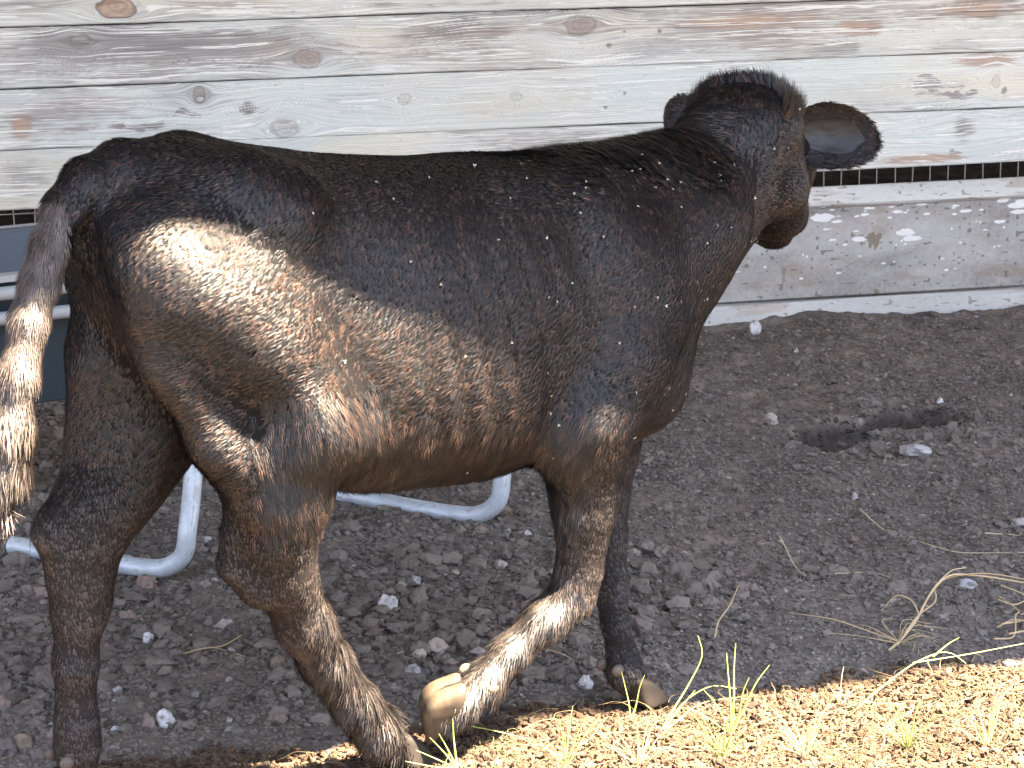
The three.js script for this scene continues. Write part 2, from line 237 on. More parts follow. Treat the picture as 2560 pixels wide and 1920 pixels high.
// ---------------------------------------------------------------- feed trough in its galvanised cradle
{
  const t = thing('feed_trough', 'dark blue feed trough in a galvanised tube cradle behind the calf', 'trough');
  const galvTex = dataTex(256, 256, (i, j, o) => { const f = fbm(i / 20, j / 20, 3, 4), v = 0.46 * (1 + 0.3 * f + 0.1 * noise(i / 3, j / 3, 2)); o[0] = v * 0.88; o[1] = v * 0.98; o[2] = v * 1.08; mix3(o, [0.2, 0.14, 0.09], smooth(0.22, 0.4, f) * 0.5); }, true);
  galvTex.wrapS = galvTex.wrapT = THREE.RepeatWrapping; galvTex.repeat.set(3, 1);
  const galv = new THREE.MeshStandardMaterial({ map: galvTex, roughness: 0.5, metalness: 0.25 });
  const plastic = std(rgb(0.028, 0.04, 0.052), 0.42), rimM = std(rgb(0.25, 0.26, 0.27), 0.55);
  const A = V(0.30, 0, 1.80), B = V(1.46, 0, 1.52), ax = B.clone().sub(A).normalize(), side = V(-ax.z, 0, ax.x).negate(), L = A.distanceTo(B); // side points to the wall
  if (side.z > 0) side.negate();
  // the tub: a tapered trough built from rings, open at the top
  const ring = (y, hl, hw, r) => { const out = []; const N = 8; for (const [sx, sz, a0] of [[1, 1, 0], [-1, 1, 1], [-1, -1, 2], [1, -1, 3]]) for (let k = 0; k <= N; k++) { const a = (a0 + k / N) * Math.PI / 2; out.push([sx * (hl - r) + r * Math.cos(a), y, sz * (hw - r) + r * Math.sin(a)]); } return out; };
  const loft = rings => { const P = [], I = [], m = rings[0].length; rings.forEach(r => r.forEach(p => P.push(...p))); for (let i = 0; i < rings.length - 1; i++) for (let k = 0; k < m; k++) { const a = i * m + k, b = i * m + (k + 1) % m, c = a + m, d = b + m; I.push(a, c, b, b, c, d); } const g = new THREE.BufferGeometry(); g.setAttribute('position', new THREE.Float32BufferAttribute(P, 3)); g.setIndex(I); return toCreasedNormals(g, 0.7); };
  const place = g => { const m = new THREE.Matrix4().makeBasis(ax, V(0, 1, 0), V().crossVectors(ax, V(0, 1, 0))); m.setPosition(A.clone().add(B).multiplyScalar(0.5).addScaledVector(side, 0.16)); g.applyMatrix4(m); return g; };
  const hl = L / 2;
  mesh('tub', place(loft([ring(0.315, hl - 0.14, 0.10, 0.05), ring(0.325, hl - 0.11, 0.13, 0.05), ring(0.44, hl - 0.05, 0.18, 0.05), ring(0.595, hl, 0.22, 0.05), ring(0.60, hl - 0.012, 0.205, 0.045), ring(0.44, hl - 0.065, 0.165, 0.045), ring(0.34, hl - 0.12, 0.12, 0.04), ring(0.338, hl - 0.5, 0.01, 0.005)])), plastic, t);
  mesh('rim', place(loft([ring(0.592, hl + 0.004, 0.224, 0.054), ring(0.595, hl + 0.016, 0.236, 0.06), ring(0.608, hl + 0.016, 0.236, 0.06), ring(0.611, hl + 0.002, 0.222, 0.052), ring(0.608, hl - 0.012, 0.21, 0.045)])), rimM, t);
  const at = (s, y, o) => A.clone().addScaledVector(ax, s).addScaledVector(side, o).setY(y);
  for (const [y, o] of [[0.575, -0.08], [0.525, -0.072]]) mesh('rail', bar(at(-0.12, y, o + 0.0), at(L + 0.1, y, o), 0.0135, 10), rimM, t);
  mesh('post', new RoundedBoxGeometry(0.034, 0.13, 0.012, 2, 0.004).applyMatrix4(new THREE.Matrix4().makeRotationY(Math.atan2(-ax.z, ax.x)).setPosition(at(0.315, 0.632, -0.085))), std(rgb(0.42, 0.5, 0.6), 0.5), t);
  // sled legs: straight down, a bend, then a runner along the ground
  const leg = (top, bend, end) => { const d = end.clone().sub(bend).normalize(); return tube([top, top.clone().lerp(bend, 0.5).add(V(0.003, 0, 0)), bend.clone().add(V(0, 0.10, 0)), bend.clone().add(V(0, 0.045, 0)).addScaledVector(d, 0.012), bend.clone().add(V(0, 0.012, 0)).addScaledVector(d, 0.055), bend.clone().addScaledVector(d, 0.12).setY(bend.y + 0.003), end], 0.0185, 60, 14); };
  mesh('leg', leg(V(0.835, 0.40, 1.86), V(0.80, 0.02, 1.955), V(0.49, 0.022, 1.66)), galv, t);
  mesh('leg', leg(V(1.478, 0.40, 1.74), V(1.475, 0.02, 1.77), V(1.17, 0.022, 1.44)), galv, t);
  mesh('rail', bar(V(0.825, 0.27, 1.895), V(1.477, 0.26, 1.745), 0.0165, 12), galv, t);
  tag(t, 'dark blue feed trough in a galvanised tube cradle behind the calf', 'trough');
}
// ---------------------------------------------------------------- the calf (x forward, y up, z towards its right side)
const CALF_POS = [1.03, 0, 2.894], CALF_TURN = 20 * Math.PI / 180;
const smin = (a, b, k) => { const h = Math.max(k - Math.abs(a - b), 0) / k; return Math.min(a, b) - h * h * k * 0.25; };
function makeField(lo, hi, cell) {
  const n = [0, 1, 2].map(i => Math.ceil((hi[i] - lo[i]) / cell) + 1), f = new Float32Array(n[0] * n[1] * n[2]).fill(1);
  const sweep = (a, b, fn) => {
    const s = [0, 1, 2].map(i => Math.max(0, Math.floor((a[i] - lo[i]) / cell))), e = [0, 1, 2].map(i => Math.min(n[i] - 1, Math.ceil((b[i] - lo[i]) / cell)));
    for (let k = s[2]; k <= e[2]; k++) for (let j = s[1]; j <= e[1]; j++) for (let i = s[0]; i <= e[0]; i++) { const q = (k * n[1] + j) * n[0] + i; f[q] = fn(f[q], lo[0] + i * cell, lo[1] + j * cell, lo[2] + k * cell); }
  };
  const capsule = (p, q) => { const dx = q[0] - p[0], dy = q[1] - p[1], dz = q[2] - p[2], l2 = dx * dx + dy * dy + dz * dz; return (x, y, z) => { const t = clamp(((x - p[0]) * dx + (y - p[1]) * dy + (z - p[2]) * dz) / (l2 || 1)); return Math.hypot(x - p[0] - dx * t, y - p[1] - dy * t, z - p[2] - dz * t) - lerp(p[3], q[3], t); }; };
  const F = {
    lo, hi, cell, n, f, sweep,
    bone(p, q, k = 0.03) { const m = Math.max(p[3], q[3]) + k + cell, d = capsule(p, q); sweep([0, 1, 2].map(i => Math.min(p[i], q[i]) - m), [0, 1, 2].map(i => Math.max(p[i], q[i]) + m), (v, x, y, z) => smin(v, d(x, y, z), k)); },
    chain(ps, k) { // the chain is first joined to itself so that its own joints stay crisp, then to the rest
      for (let i = 0; i < ps.length - 1; i++) F.bone(ps[i], ps[i + 1], i ? Math.min(k, 0.6 * ps[i][3]) : k);
    },
    dig(p, q, k = 0.03) { const m = Math.max(p[3], q[3]) + k + cell, d = capsule(p, q); sweep([0, 1, 2].map(i => Math.min(p[i], q[i]) - m), [0, 1, 2].map(i => Math.max(p[i], q[i]) + m), (v, x, y, z) => -smin(-v, d(x, y, z), k)); },
    mesh() { // surface nets
      const [nx, ny, nz] = n, id = new Int32Array(f.length).fill(-1), P = [], I = [];
      const at = (i, j, k) => (k * ny + j) * nx + i, E = [];
      for (let a = 0; a < 8; a++) for (let b = a + 1; b < 8; b++) { const d = a ^ b; if (d === 1 || d === 2 || d === 4) E.push([a, b]); }
      for (let k = 0; k < nz - 1; k++) for (let j = 0; j < ny - 1; j++) for (let i = 0; i < nx - 1; i++) {
        const v = []; let neg = 0;
        for (let c = 0; c < 8; c++) { const q = f[at(i + (c & 1), j + (c >> 1 & 1), k + (c >> 2 & 1))]; v.push(q); if (q < 0) neg++; }
        if (neg === 0 || neg === 8) continue;
        let sx = 0, sy = 0, sz = 0, m = 0;
        for (const [a, b] of E) if ((v[a] < 0) !== (v[b] < 0)) { const t = v[a] / (v[a] - v[b]); sx += lerp(a & 1, b & 1, t); sy += lerp(a >> 1 & 1, b >> 1 & 1, t); sz += lerp(a >> 2 & 1, b >> 2 & 1, t); m++; }
        id[at(i, j, k)] = P.length / 3; P.push(lo[0] + (i + sx / m) * cell, lo[1] + (j + sy / m) * cell, lo[2] + (k + sz / m) * cell);
      }
      const quad = (a, b, c, d, flip) => { if (a < 0 || b < 0 || c < 0 || d < 0) return; flip ? I.push(a, c, b, a, d, c) : I.push(a, b, c, a, c, d); };
      for (let k = 1; k < nz - 1; k++) for (let j = 1; j < ny - 1; j++) for (let i = 1; i < nx - 1; i++) {
        const s = f[at(i, j, k)] < 0;
        if (s !== f[at(i + 1, j, k)] < 0) quad(id[at(i, j - 1, k - 1)], id[at(i, j, k - 1)], id[at(i, j, k)], id[at(i, j - 1, k)], !s);
        if (s !== f[at(i, j + 1, k)] < 0) quad(id[at(i - 1, j, k - 1)], id[at(i - 1, j, k)], id[at(i, j, k)], id[at(i, j, k - 1)], !s);
        if (s !== f[at(i, j, k + 1)] < 0) quad(id[at(i - 1, j - 1, k)], id[at(i, j - 1, k)], id[at(i, j, k)], id[at(i - 1, j, k)], !s);
      }
      const g = new THREE.BufferGeometry(); g.setAttribute('position', new THREE.Float32BufferAttribute(P, 3)); g.setIndex(I); g.computeVertexNormals();
      return g;
    },
  };
  return F;
}
const TORSO = [ // x, top, bottom, half width, height of the widest place
  [-0.572, 0.96, 0.86, 0.045, 0.905], [-0.548, 0.99, 0.81, 0.08, 0.89], [-0.51, 1.015, 0.75, 0.118, 0.875], [-0.44, 1.04, 0.68, 0.16, 0.86], [-0.363, 1.045, 0.62, 0.18, 0.84],
  [-0.25, 1.024, 0.535, 0.184, 0.79], [-0.162, 1.006, 0.482, 0.192, 0.76], [0, 0.985, 0.462, 0.205, 0.72], [0.1, 0.98, 0.458, 0.205, 0.72], [0.22, 0.968, 0.465, 0.186, 0.73],
  [0.324, 0.955, 0.47, 0.163, 0.74], [0.41, 0.95, 0.48, 0.14, 0.73], [0.48, 0.925, 0.51, 0.105, 0.72], [0.53, 0.87, 0.56, 0.065, 0.72], [0.555, 0.78, 0.63, 0.03, 0.72]];
const LIMBS = [
  ['tail', .06, [[-0.443,1.011,0.000,0.036], [-0.510,1.021,0.000,0.036], [-0.570,1.008,0.010,0.034], [-0.614,0.973,0.020,0.031], [-0.641,0.928,0.030,0.028], [-0.665,0.878,0.040,0.026], [-0.691,0.825,0.050,0.025], [-0.715,0.755,0.060,0.023], [-0.731,0.689,0.060,0.024], [-0.739,0.620,0.055,0.022], [-0.746,0.561,0.050,0.009]]],
  ['nhind', .05, [[-0.414,0.830,0.085,0.118], [-0.330,0.716,0.100,0.100], [-0.286,0.644,0.132,0.084], [-0.311,0.522,0.110,0.066], [-0.316,0.452,0.100,0.055], [-0.302,0.383,0.085,0.049], [-0.256,0.283,0.070,0.041], [-0.212,0.214,0.060,0.034], [-0.156,0.133,0.055,0.030], [-0.112,0.075,0.050,0.032], [-0.074,0.030,0.050,0.024]]],
  ['nham', .05, [[-0.512,0.901,0.100,0.070], [-0.463,0.758,0.110,0.068], [-0.407,0.630,0.112,0.060], [-0.365,0.529,0.110,0.044]]],
  ['nachil', .02, [[-0.362,0.527,0.105,0.037], [-0.379,0.459,0.085,0.024], [-0.379,0.407,0.075,0.025], [-0.339,0.368,0.080,0.037]]],
  ['fhind', .05, [[-0.405,0.798,-0.090,0.105], [-0.420,0.681,-0.100,0.095], [-0.444,0.588,-0.105,0.088], [-0.482,0.521,-0.100,0.068], [-0.517,0.478,-0.100,0.061], [-0.541,0.430,-0.100,0.052], [-0.551,0.369,-0.100,0.046], [-0.557,0.317,-0.100,0.039], [-0.566,0.236,-0.100,0.033], [-0.568,0.138,-0.100,0.032], [-0.568,0.099,-0.100,0.033], [-0.570,0.045,-0.100,0.026]]],
  ['fham', .05, [[-0.469,0.865,-0.080,0.062], [-0.474,0.719,-0.095,0.068], [-0.486,0.603,-0.100,0.060], [-0.522,0.512,-0.100,0.039]]],
  ['fachil', .02, [[-0.533,0.514,-0.100,0.039], [-0.592,0.469,-0.100,0.026], [-0.603,0.452,-0.100,0.024], [-0.570,0.380,-0.100,0.035]]],
  ['fhockin', .015, [[-0.528,0.335,-0.085,0.019], [-0.537,0.310,-0.085,0.016]]],
  ['nfore', .04, [[0.290,0.806,0.110,0.080], [0.309,0.654,0.125,0.085], [0.242,0.564,0.130,0.082], [0.246,0.508,0.125,0.063], [0.258,0.428,0.115,0.051], [0.255,0.387,0.115,0.044], [0.255,0.343,0.110,0.038], [0.253,0.291,0.105,0.036], [0.242,0.247,0.100,0.036], [0.189,0.214,0.100,0.030], [0.128,0.171,0.095,0.024], [0.071,0.126,0.090,0.028], [0.030,0.104,0.090,0.026], [0.008,0.086,0.090,0.023]]],
  ['fforel', .04, [[0.472,0.556,-0.090,0.080], [0.439,0.434,-0.070,0.052], [0.430,0.274,-0.050,0.030], [0.420,0.191,-0.030,0.029], [0.407,0.137,-0.000,0.023], [0.400,0.089,0.030,0.025], [0.400,0.062,0.040,0.030], [0.418,0.028,0.050,0.023]]],
  ['bris', .06, [[0.366,0.525,0.000,0.065], [0.448,0.553,0.000,0.065], [0.472,0.606,0.000,0.055]]],
  ['neck', .07, [[0.383,0.785,0.000,0.160], [0.508,0.820,-0.010,0.120], [0.647,0.873,-0.030,0.100]]],
  ['crest', .05, [[0.401,0.880,0.000,0.050], [0.525,0.897,-0.010,0.050], [0.630,0.939,-0.030,0.055]]],
  ['throat', .06, [[0.427,0.669,0.000,0.085], [0.510,0.736,-0.010,0.080], [0.618,0.808,-0.030,0.075]]],
];
const HEAD = { o: [0.708, 0.985, -0.04], f: V(0.68, -0.53, -0.50).normalize(), r: V(0.70, 0.02, 0.70).normalize() };
HEAD.u = V().crossVectors(HEAD.r, HEAD.f).normalize(); HEAD.r = V().crossVectors(HEAD.f, HEAD.u).normalize();
const head = (f, u, r, rad = 0) => [0, 1, 2].map(i => HEAD.o[i] + HEAD.f.getComponent(i) * f + HEAD.u.getComponent(i) * u + HEAD.r.getComponent(i) * r).concat(rad);
function calfBody() {
  const F = makeField([-0.80, -0.03, -0.36], [1.02, 1.16, 0.36], 0.0085);
  const row = x => { let i = 0; while (i < TORSO.length - 2 && x > TORSO[i + 1][0]) i++; const a = TORSO[i], b = TORSO[i + 1], t = clamp((x - a[0]) / (b[0] - a[0])), pa = TORSO[Math.max(0, i - 1)], pb = TORSO[Math.min(TORSO.length - 1, i + 2)], h = b[0] - a[0];
    return [1, 2, 3, 4].map(k => { const ma = (b[k] - pa[k]) / (b[0] - pa[0]) * h, mb = (pb[k] - a[k]) / (pb[0] - a[0]) * h, t2 = t * t, t3 = t2 * t; return (2 * t3 - 3 * t2 + 1) * a[k] + (t3 - 2 * t2 + t) * ma + (-2 * t3 + 3 * t2) * b[k] + (t3 - t2) * mb; }); };
  const rows = new Map();
  F.sweep([-0.66, 0.40, -0.3], [0.64, 1.1, 0.3], (v, x, y, z) => {
    let q = rows.get(x); if (!q) rows.set(x, q = row(clamp(x, -0.572, 0.555)));
    const [top, bot, w, ym] = q, h = y > ym ? top - ym : ym - bot, dy = y - ym, e = 2.25;
    const k = Math.pow(Math.pow(Math.abs(dy) / h, e) + Math.pow(Math.abs(z) / w, e), 1 / e), out = Math.max(0, -0.572 - x, x - 0.555);
    const rib = 0.0013 * Math.sin((x + 0.22 * (y - 0.7)) * Math.PI * 2 / 0.052) * smooth(-0.15, -0.06, x) * smooth(0.24, 0.16, x) * smooth(0.53, 0.62, y) * smooth(0.93, 0.84, y);
    return rib + Math.hypot(Math.max(0, (k - 1) * Math.min(h, w) + out), out) + (out ? 0.004 : Math.min(0, (k - 1) * Math.min(h, w)));
  });
  // hip bones, pin bones, tail head, shoulder blades
  for (const s of [-1, 1]) { F.bone([-0.36, 0.985, 0.115 * s, 0.045], [-0.31, 0.965, 0.135 * s, 0.04], 0.08); F.bone([-0.525, 0.945, 0.065 * s, 0.038], [-0.47, 0.94, 0.10 * s, 0.05], 0.05); F.bone([0.29, 0.875, 0.095 * s, 0.055], [0.37, 0.70, 0.12 * s, 0.06], 0.06); }
  for (const [name, k, pts] of LIMBS) F.chain(pts, k);
  // the hollow of the flank, the crease behind the shoulder, the groove behind the thigh, between the hind legs
  for (const s of [-1, 1]) {
    F.dig([-0.21, 0.925, 0.27 * s, 0.07], [-0.16, 0.87, 0.285 * s, 0.07], 0.08);
    F.dig([0.145, 0.56, 0.215 * s, 0.022], [0.155, 0.70, 0.245 * s, 0.035], 0.05);
    F.dig([-0.21, 0.66, 0.225 * s, 0.028], [-0.255, 0.80, 0.255 * s, 0.045], 0.05);
    F.dig([-0.505, 0.775, 0.225 * s, 0.045], [-0.40, 0.655, 0.225 * s, 0.05], 0.06);
    F.bone([-0.47, 0.875, 0.115 * s, 0.07], [-0.37, 0.785, 0.125 * s, 0.065], 0.07);
  }
  F.dig([-0.61, 0.93, 0.0, 0.028], [-0.60, 0.70, 0.0, 0.04], 0.05);
  F.bone([-0.572, 0.955, 0.004, 0.022], [-0.57, 0.90, 0.0, 0.02], 0.02);
  // belly fold and skin between the thigh and the flank
  F.bone([-0.20, 0.60, 0.12, 0.03], [-0.29, 0.64, 0.14, 0.05], 0.06); F.bone([-0.20, 0.60, -0.12, 0.03], [-0.29, 0.64, -0.12, 0.05], 0.06);
  // head
  const H = (a, b, k = 0.03) => F.bone(head(...a), head(...b), k);
  H([0.0, -0.035, -0.025, 0.07], [0.13, -0.05, -0.025, 0.07], 0.05); H([0.0, -0.035, 0.025, 0.07], [0.13, -0.05, 0.025, 0.07], 0.05);
  H([-0.015, -0.012, -0.035, 0.042], [-0.015, -0.012, 0.035, 0.042], 0.06);
  for (const s of [-1, 1]) { H([0.125, -0.03, 0.068 * s, 0.03], [0.15, -0.03, 0.064 * s, 0.026]); H([0.07, -0.11, 0.05 * s, 0.05], [0.17, -0.12, 0.035 * s, 0.038], 0.04); H([0.17, -0.12, 0.035 * s, 0.032], [0.285, -0.108, 0.012 * s, 0.023], 0.03); H([0.295, -0.055, 0.024 * s, 0.031], [0.328, -0.062, 0.024 * s, 0.028], 0.03); }
  H([0.12, -0.055, 0, 0.075], [0.29, -0.052, 0, 0.041], 0.04);
  F.dig(head(0.36, -0.098, -0.06, 0.005), head(0.28, -0.10, 0.07, 0.005), 0.012);   // mouth
  for (const s of [-1, 1]) F.dig(head(0.365, -0.045, 0.025 * s, 0.006), head(0.352, -0.05, 0.04 * s, 0.007), 0.008); // nostrils
  for (const s of [-1, 1]) F.dig(head(0.075, -0.055, 0.118 * s, 0.018), head(0.13, -0.09, 0.115 * s, 0.02), 0.03);
  return F.mesh();
}
function earGeometry(root, tip, face, width, droop) {             // a cupped leaf-shaped ear with thickness; the hollow looks along face
  const ax = tip.clone().sub(root), L = ax.length(); ax.normalize(); const w = V().crossVectors(face, ax).normalize(), n = V().crossVectors(ax, w).normalize();
  const P = [], I = [], N = 22, M = 18;
  const surf = (t, s, back, off = 0) => {
    const half = width * (0.5 + 0.5 * smooth(0, 0.42, t)) * Math.pow(Math.max(0.0004, 1 - Math.pow(Math.max(0, t - 0.48) / 0.52, 2.3)), 0.52);
    const cup = (1 - s * s) * (0.044 * Math.sin(Math.PI * Math.min(1, t * 0.9 + 0.1))), th = back ? 0.004 * (1 - s * s * s * s) * (1 - t * 0.4) + (t < 0.25 ? 0.012 * (1 - t / 0.25) : 0) : 0;
    return root.clone().addScaledVector(ax, t * L).addScaledVector(w, s * half + 0.006 * Math.sin(t * 3)).addScaledVector(n, off - cup - th).add(V(0, -droop * t * t + droop * t, 0));
  };
  for (const back of [0, 1]) for (let i = 0; i <= N; i++) for (let j = 0; j <= M; j++) { const p = surf(i / N, j / M * 2 - 1, back); P.push(p.x, p.y, p.z); }
  const K = (N + 1) * (M + 1), id = (sd, i, j) => sd * K + i * (M + 1) + j;
  for (let i = 0; i < N; i++) for (let j = 0; j < M; j++) { I.push(id(0, i, j), id(0, i + 1, j), id(0, i, j + 1), id(0, i, j + 1), id(0, i + 1, j), id(0, i + 1, j + 1)); I.push(id(1, i, j), id(1, i, j + 1), id(1, i + 1, j), id(1, i, j + 1), id(1, i + 1, j + 1), id(1, i + 1, j)); }
  for (let i = 0; i < N; i++) for (const j of [0, M]) { const a = id(0, i, j), b = id(0, i + 1, j), c = id(1, i, j), d = id(1, i + 1, j); j ? I.push(a, b, c, b, d, c) : I.push(a, c, b, b, c, d); }
  const g = new THREE.BufferGeometry(); g.setAttribute('position', new THREE.Float32BufferAttribute(P, 3)); g.setIndex(I); g.computeVertexNormals();
  const IP = [], II = [], RN = 8, AN = 32;                          // the bare lining of the hollow, a skin of its own just inside the hair
  for (let i = 0; i <= RN; i++) for (let j = 0; j <= AN; j++) { const a = j / AN * Math.PI * 2, r = i / RN * (1 + 0.12 * noise(Math.cos(a) * 3, Math.sin(a) * 3, 5)), p = surf(0.56 + 0.32 * r * Math.cos(a), 0.02 + 0.56 * r * Math.sin(a) * (1 + 0.25 * Math.cos(a)), 0, 0.0014 + 0.0012 * noise(r * 5 * Math.cos(a), r * 7 * Math.sin(a), 9)); IP.push(p.x, p.y, p.z); }
  for (let i = 0; i < RN; i++) for (let j = 0; j < AN; j++) { const a = i * (AN + 1) + j; II.push(a, a + AN + 1, a + 1, a + 1, a + AN + 1, a + AN + 2); }
  const lining = new THREE.BufferGeometry(); lining.setAttribute('position', new THREE.Float32BufferAttribute(IP, 3)); lining.setIndex(II); lining.computeVertexNormals();
  return { g, ax, w, n, L, lining };
}
function hoofGeometry() {                                         // two claws; coronet at the origin, toe along +x, sole at y = -0.05
  const F = makeField([-0.06, -0.07, -0.06], [0.08, 0.035, 0.06], 0.0026), smax = (a, b, k) => -smin(-a, -b, k);
  F.sweep([-1, -1, -1], [1, 1, 1], (v, x, y, z) => {
    let d = 1;
    for (const s of [-1, 1]) {
      const hw = 0.0165 * Math.pow(clamp((0.064 - x) / 0.08, 0.01, 1), 0.6), zc = s * (0.0185 - 0.08 * Math.max(0, x)), lateral = Math.abs(z - zc) - hw;
      let e = smax(-0.050 - y + 0.5 * Math.max(0, -x - 0.005), lateral, 0.012);
      e = smax(e, (x - 0.008) * 0.72 + (y + 0.0) * 0.69, 0.012);        // dorsal wall, sloping to the toe
      e = smax(e, -(x + 0.034) * 0.94 + (y + 0.02) * -0.2 , 0.018);     // heel
      e = smax(e, y - 0.012 + 0.25 * (x + 0.01), 0.016);
      d = smin(d, e, 0.003);
    }
    return d;
  });
  return F.mesh();
}
const calf = thing('calf', 'black calf walking past the timber wall with its head turned away', 'calf', CALF_POS, CALF_TURN);
{
  const body = calfBody(), earR = earGeometry(V(0.752, 0.950, 0.0), V(0.912, 0.930, 0.07), V(-0.48, 0.2, 0.85).normalize(), 0.056, 0.0);
  const earL = earGeometry(V(0.69, 0.965, -0.09), V(0.678, 0.94, -0.215), V(0.75, 0.3, -0.2).normalize(), 0.05, 0.01);
  const bare = g => { g.deleteAttribute('uv'); return g; };
  const skinG = mergeGeometries([bare(body), bare(earR.g), bare(earL.g)]);
  const p = skinG.attributes.position, col = new Float32Array(p.count * 3);
  const nBody = body.attributes.position.count;
  const coatColor = (x, y, z, o) => {                             // brown-black coat; legs lightened to imitate sun, tail hair browner
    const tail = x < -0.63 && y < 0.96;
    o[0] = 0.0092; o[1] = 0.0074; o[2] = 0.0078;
    mix3(o, [0.028, 0.0225, 0.0215], smooth(0.56, 0.34, y + 0.08 * fbm(x * 9, y * 5, z * 9, 3)));   // browner legs: sunlit lightness painted into the hair, all four alike
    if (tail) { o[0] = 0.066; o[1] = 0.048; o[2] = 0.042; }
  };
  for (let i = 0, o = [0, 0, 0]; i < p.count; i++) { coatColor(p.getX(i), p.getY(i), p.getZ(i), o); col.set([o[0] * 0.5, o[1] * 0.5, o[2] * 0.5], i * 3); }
  { const n0 = nBody; for (let i = n0; i < n0 + 23 * 19; i++) col.set([0.020, 0.019, 0.021], i * 3); }   // bare skin in the hollow of the ear
  skinG.setAttribute('color', new THREE.BufferAttribute(col, 3));
  mesh('body', skinG, new THREE.MeshPhysicalMaterial({ vertexColors: true, roughness: 0.75, specularIntensity: 0.2 }), calf);

  mesh('ear_lining', earR.lining, new THREE.MeshStandardMaterial({ color: rgb(0.011, 0.0105, 0.0115), roughness: 0.58, side: THREE.DoubleSide }), calf);
  // the coat: short tufts combed along the body
  const R = rng(11), tuft = (count, spread, width, lift, curl) => {
    const P = [], I = [], N = [];
    for (let h = 0; h < count; h++) {
      const a = R() * Math.PI * 2, q = spread * Math.sqrt(R()), x0 = q * Math.cos(a), y0 = q * Math.sin(a), L = 0.7 + 0.6 * R(), dx = (R() - 0.5) * 0.55, lf = lift * (0.6 + 0.8 * R()), tw = (R() - 0.5) * 1.0, w = width * (0.7 + 0.6 * R());
      const at = t => [x0 + dx * L * t + curl * Math.sin(t * 3) * (R() - 0.5), y0 + L * t, lf * L * (t - 0.45 * t * t)], b = P.length / 3, wx = Math.cos(tw) * w, wz = Math.sin(tw) * w;
      [[0, 1], [0.5, 0.85], [1, 0.12]].forEach(([t, s]) => { const c = at(t); P.push(c[0] - wx * s, c[1], c[2] - wz * s, c[0] + wx * s, c[1], c[2] + wz * s); });
      I.push(b, b + 1, b + 3, b, b + 3, b + 2, b + 2, b + 3, b + 5, b + 2, b + 5, b + 4);
    }
    const g = new THREE.BufferGeometry(); g.setAttribute('position', new THREE.Float32BufferAttribute(P, 3)); g.setIndex(I); g.computeVertexNormals(); return g;
  };
  // where hair grows: points spread evenly over the skin
  const idx = skinG.index.array, areas = []; let total = 0; const A = V(), B = V(), C = V(), e1 = V(), e2 = V(), N = V();
  for (let t = 0; t < idx.length; t += 3) { A.fromBufferAttribute(p, idx[t]); B.fromBufferAttribute(p, idx[t + 1]); C.fromBufferAttribute(p, idx[t + 2]); total += e1.subVectors(B, A).cross(e2.subVectors(C, A)).length() / 2; areas.push(total); }
  const nrm = skinG.attributes.normal, spots = [[], []], combAt = V(), Y = V(), Xd = V(), M = new THREE.Matrix4(), o = [0, 0, 0];
  const COUNT = 150000;
  let ti = 0;
  for (let s = 0; s < COUNT; s++) {
    const pick = (s + R()) / COUNT * total; while (areas[ti] < pick) ti++;
    const t = ti * 3; let u = R(), v = R(); if (u + v > 1) { u = 1 - u; v = 1 - v; }
    A.fromBufferAttribute(p, idx[t]); B.fromBufferAttribute(p, idx[t + 1]); C.fromBufferAttribute(p, idx[t + 2]);
    e1.subVectors(B, A); e2.subVectors(C, A); const P0 = A.clone().addScaledVector(e1, u).addScaledVector(e2, v);
    N.fromBufferAttribute(nrm, idx[t]).addScaledVector(V().fromBufferAttribute(nrm, idx[t + 1]), 1).addScaledVector(V().fromBufferAttribute(nrm, idx[t + 2]), 1).normalize();
    const { x, y, z } = P0, onEar = idx[t] >= nBody;
    const hf = (x - HEAD.o[0]) * HEAD.f.x + (y - HEAD.o[1]) * HEAD.f.y + (z - HEAD.o[2]) * HEAD.f.z, isHead = !onEar && x > 0.62 && hf > -0.06, tail = x < -0.60 && y < 0.99 && x < -0.63;
    if (isHead && hf > 0.345) continue;                            // bare muzzle
    const tailTip = x < -0.63 && y < 0.80 && Math.hypot(x + 0.73, z - 0.055) < 0.07;
    // comb direction and length
    let L = 0.0115, lift = 0;
    combAt.set(-0.75, -0.55, 0);
    const jx = x + 0.05 * noise(x * 9, y * 9, z * 9) + 0.05 * (R() - 0.5), jy = y + 0.05 * noise(x * 9 + 30, y * 9, z * 9) + 0.06 * (R() - 0.5);
    const neckK = smooth(0.34, 0.50, jx) * smooth(0.5, 0.6, jy), lowK = tail ? 0 : smooth(0.66, 0.48, jy), bellyK = smooth(-0.27, -0.18, jx) * smooth(0.24, 0.15, jx) * smooth(0.62, 0.50, jy);
    combAt.lerp(V(-0.45, -0.85, 0.1), neckK).lerp(V(-0.15, -1, 0), lowK).lerp(V(-0.35, -0.9, 0), bellyK);
    L = lerp(lerp(L, 0.0085, lowK), 0.025, bellyK * (0.5 + 0.5 * R()));
    if (jx > -0.38 && jx < -0.16 && jy > 0.5 && jy < 0.68 && z > 0) { L = 0.017; combAt.set(0.2, -1, 0); }
    if (jy > 0.93 && N.y > 0.45 + 0.2 * (R() - 0.5) && jx > 0.05 && jx < 0.60) { L = 0.012 + 0.006 * smooth(0.1, 0.4, jx); combAt.set(-0.7, 0.1, 0); lift = 0.3 * smooth(0.05, 0.35, jx); }
    if (isHead) { combAt.set(HEAD.f.x, HEAD.f.y, HEAD.f.z); L = 0.009; if (hf < 0.05 && y > 0.99) { combAt.set(0.3, 0.7, -0.2); L = 0.019; lift = 0.7; } }
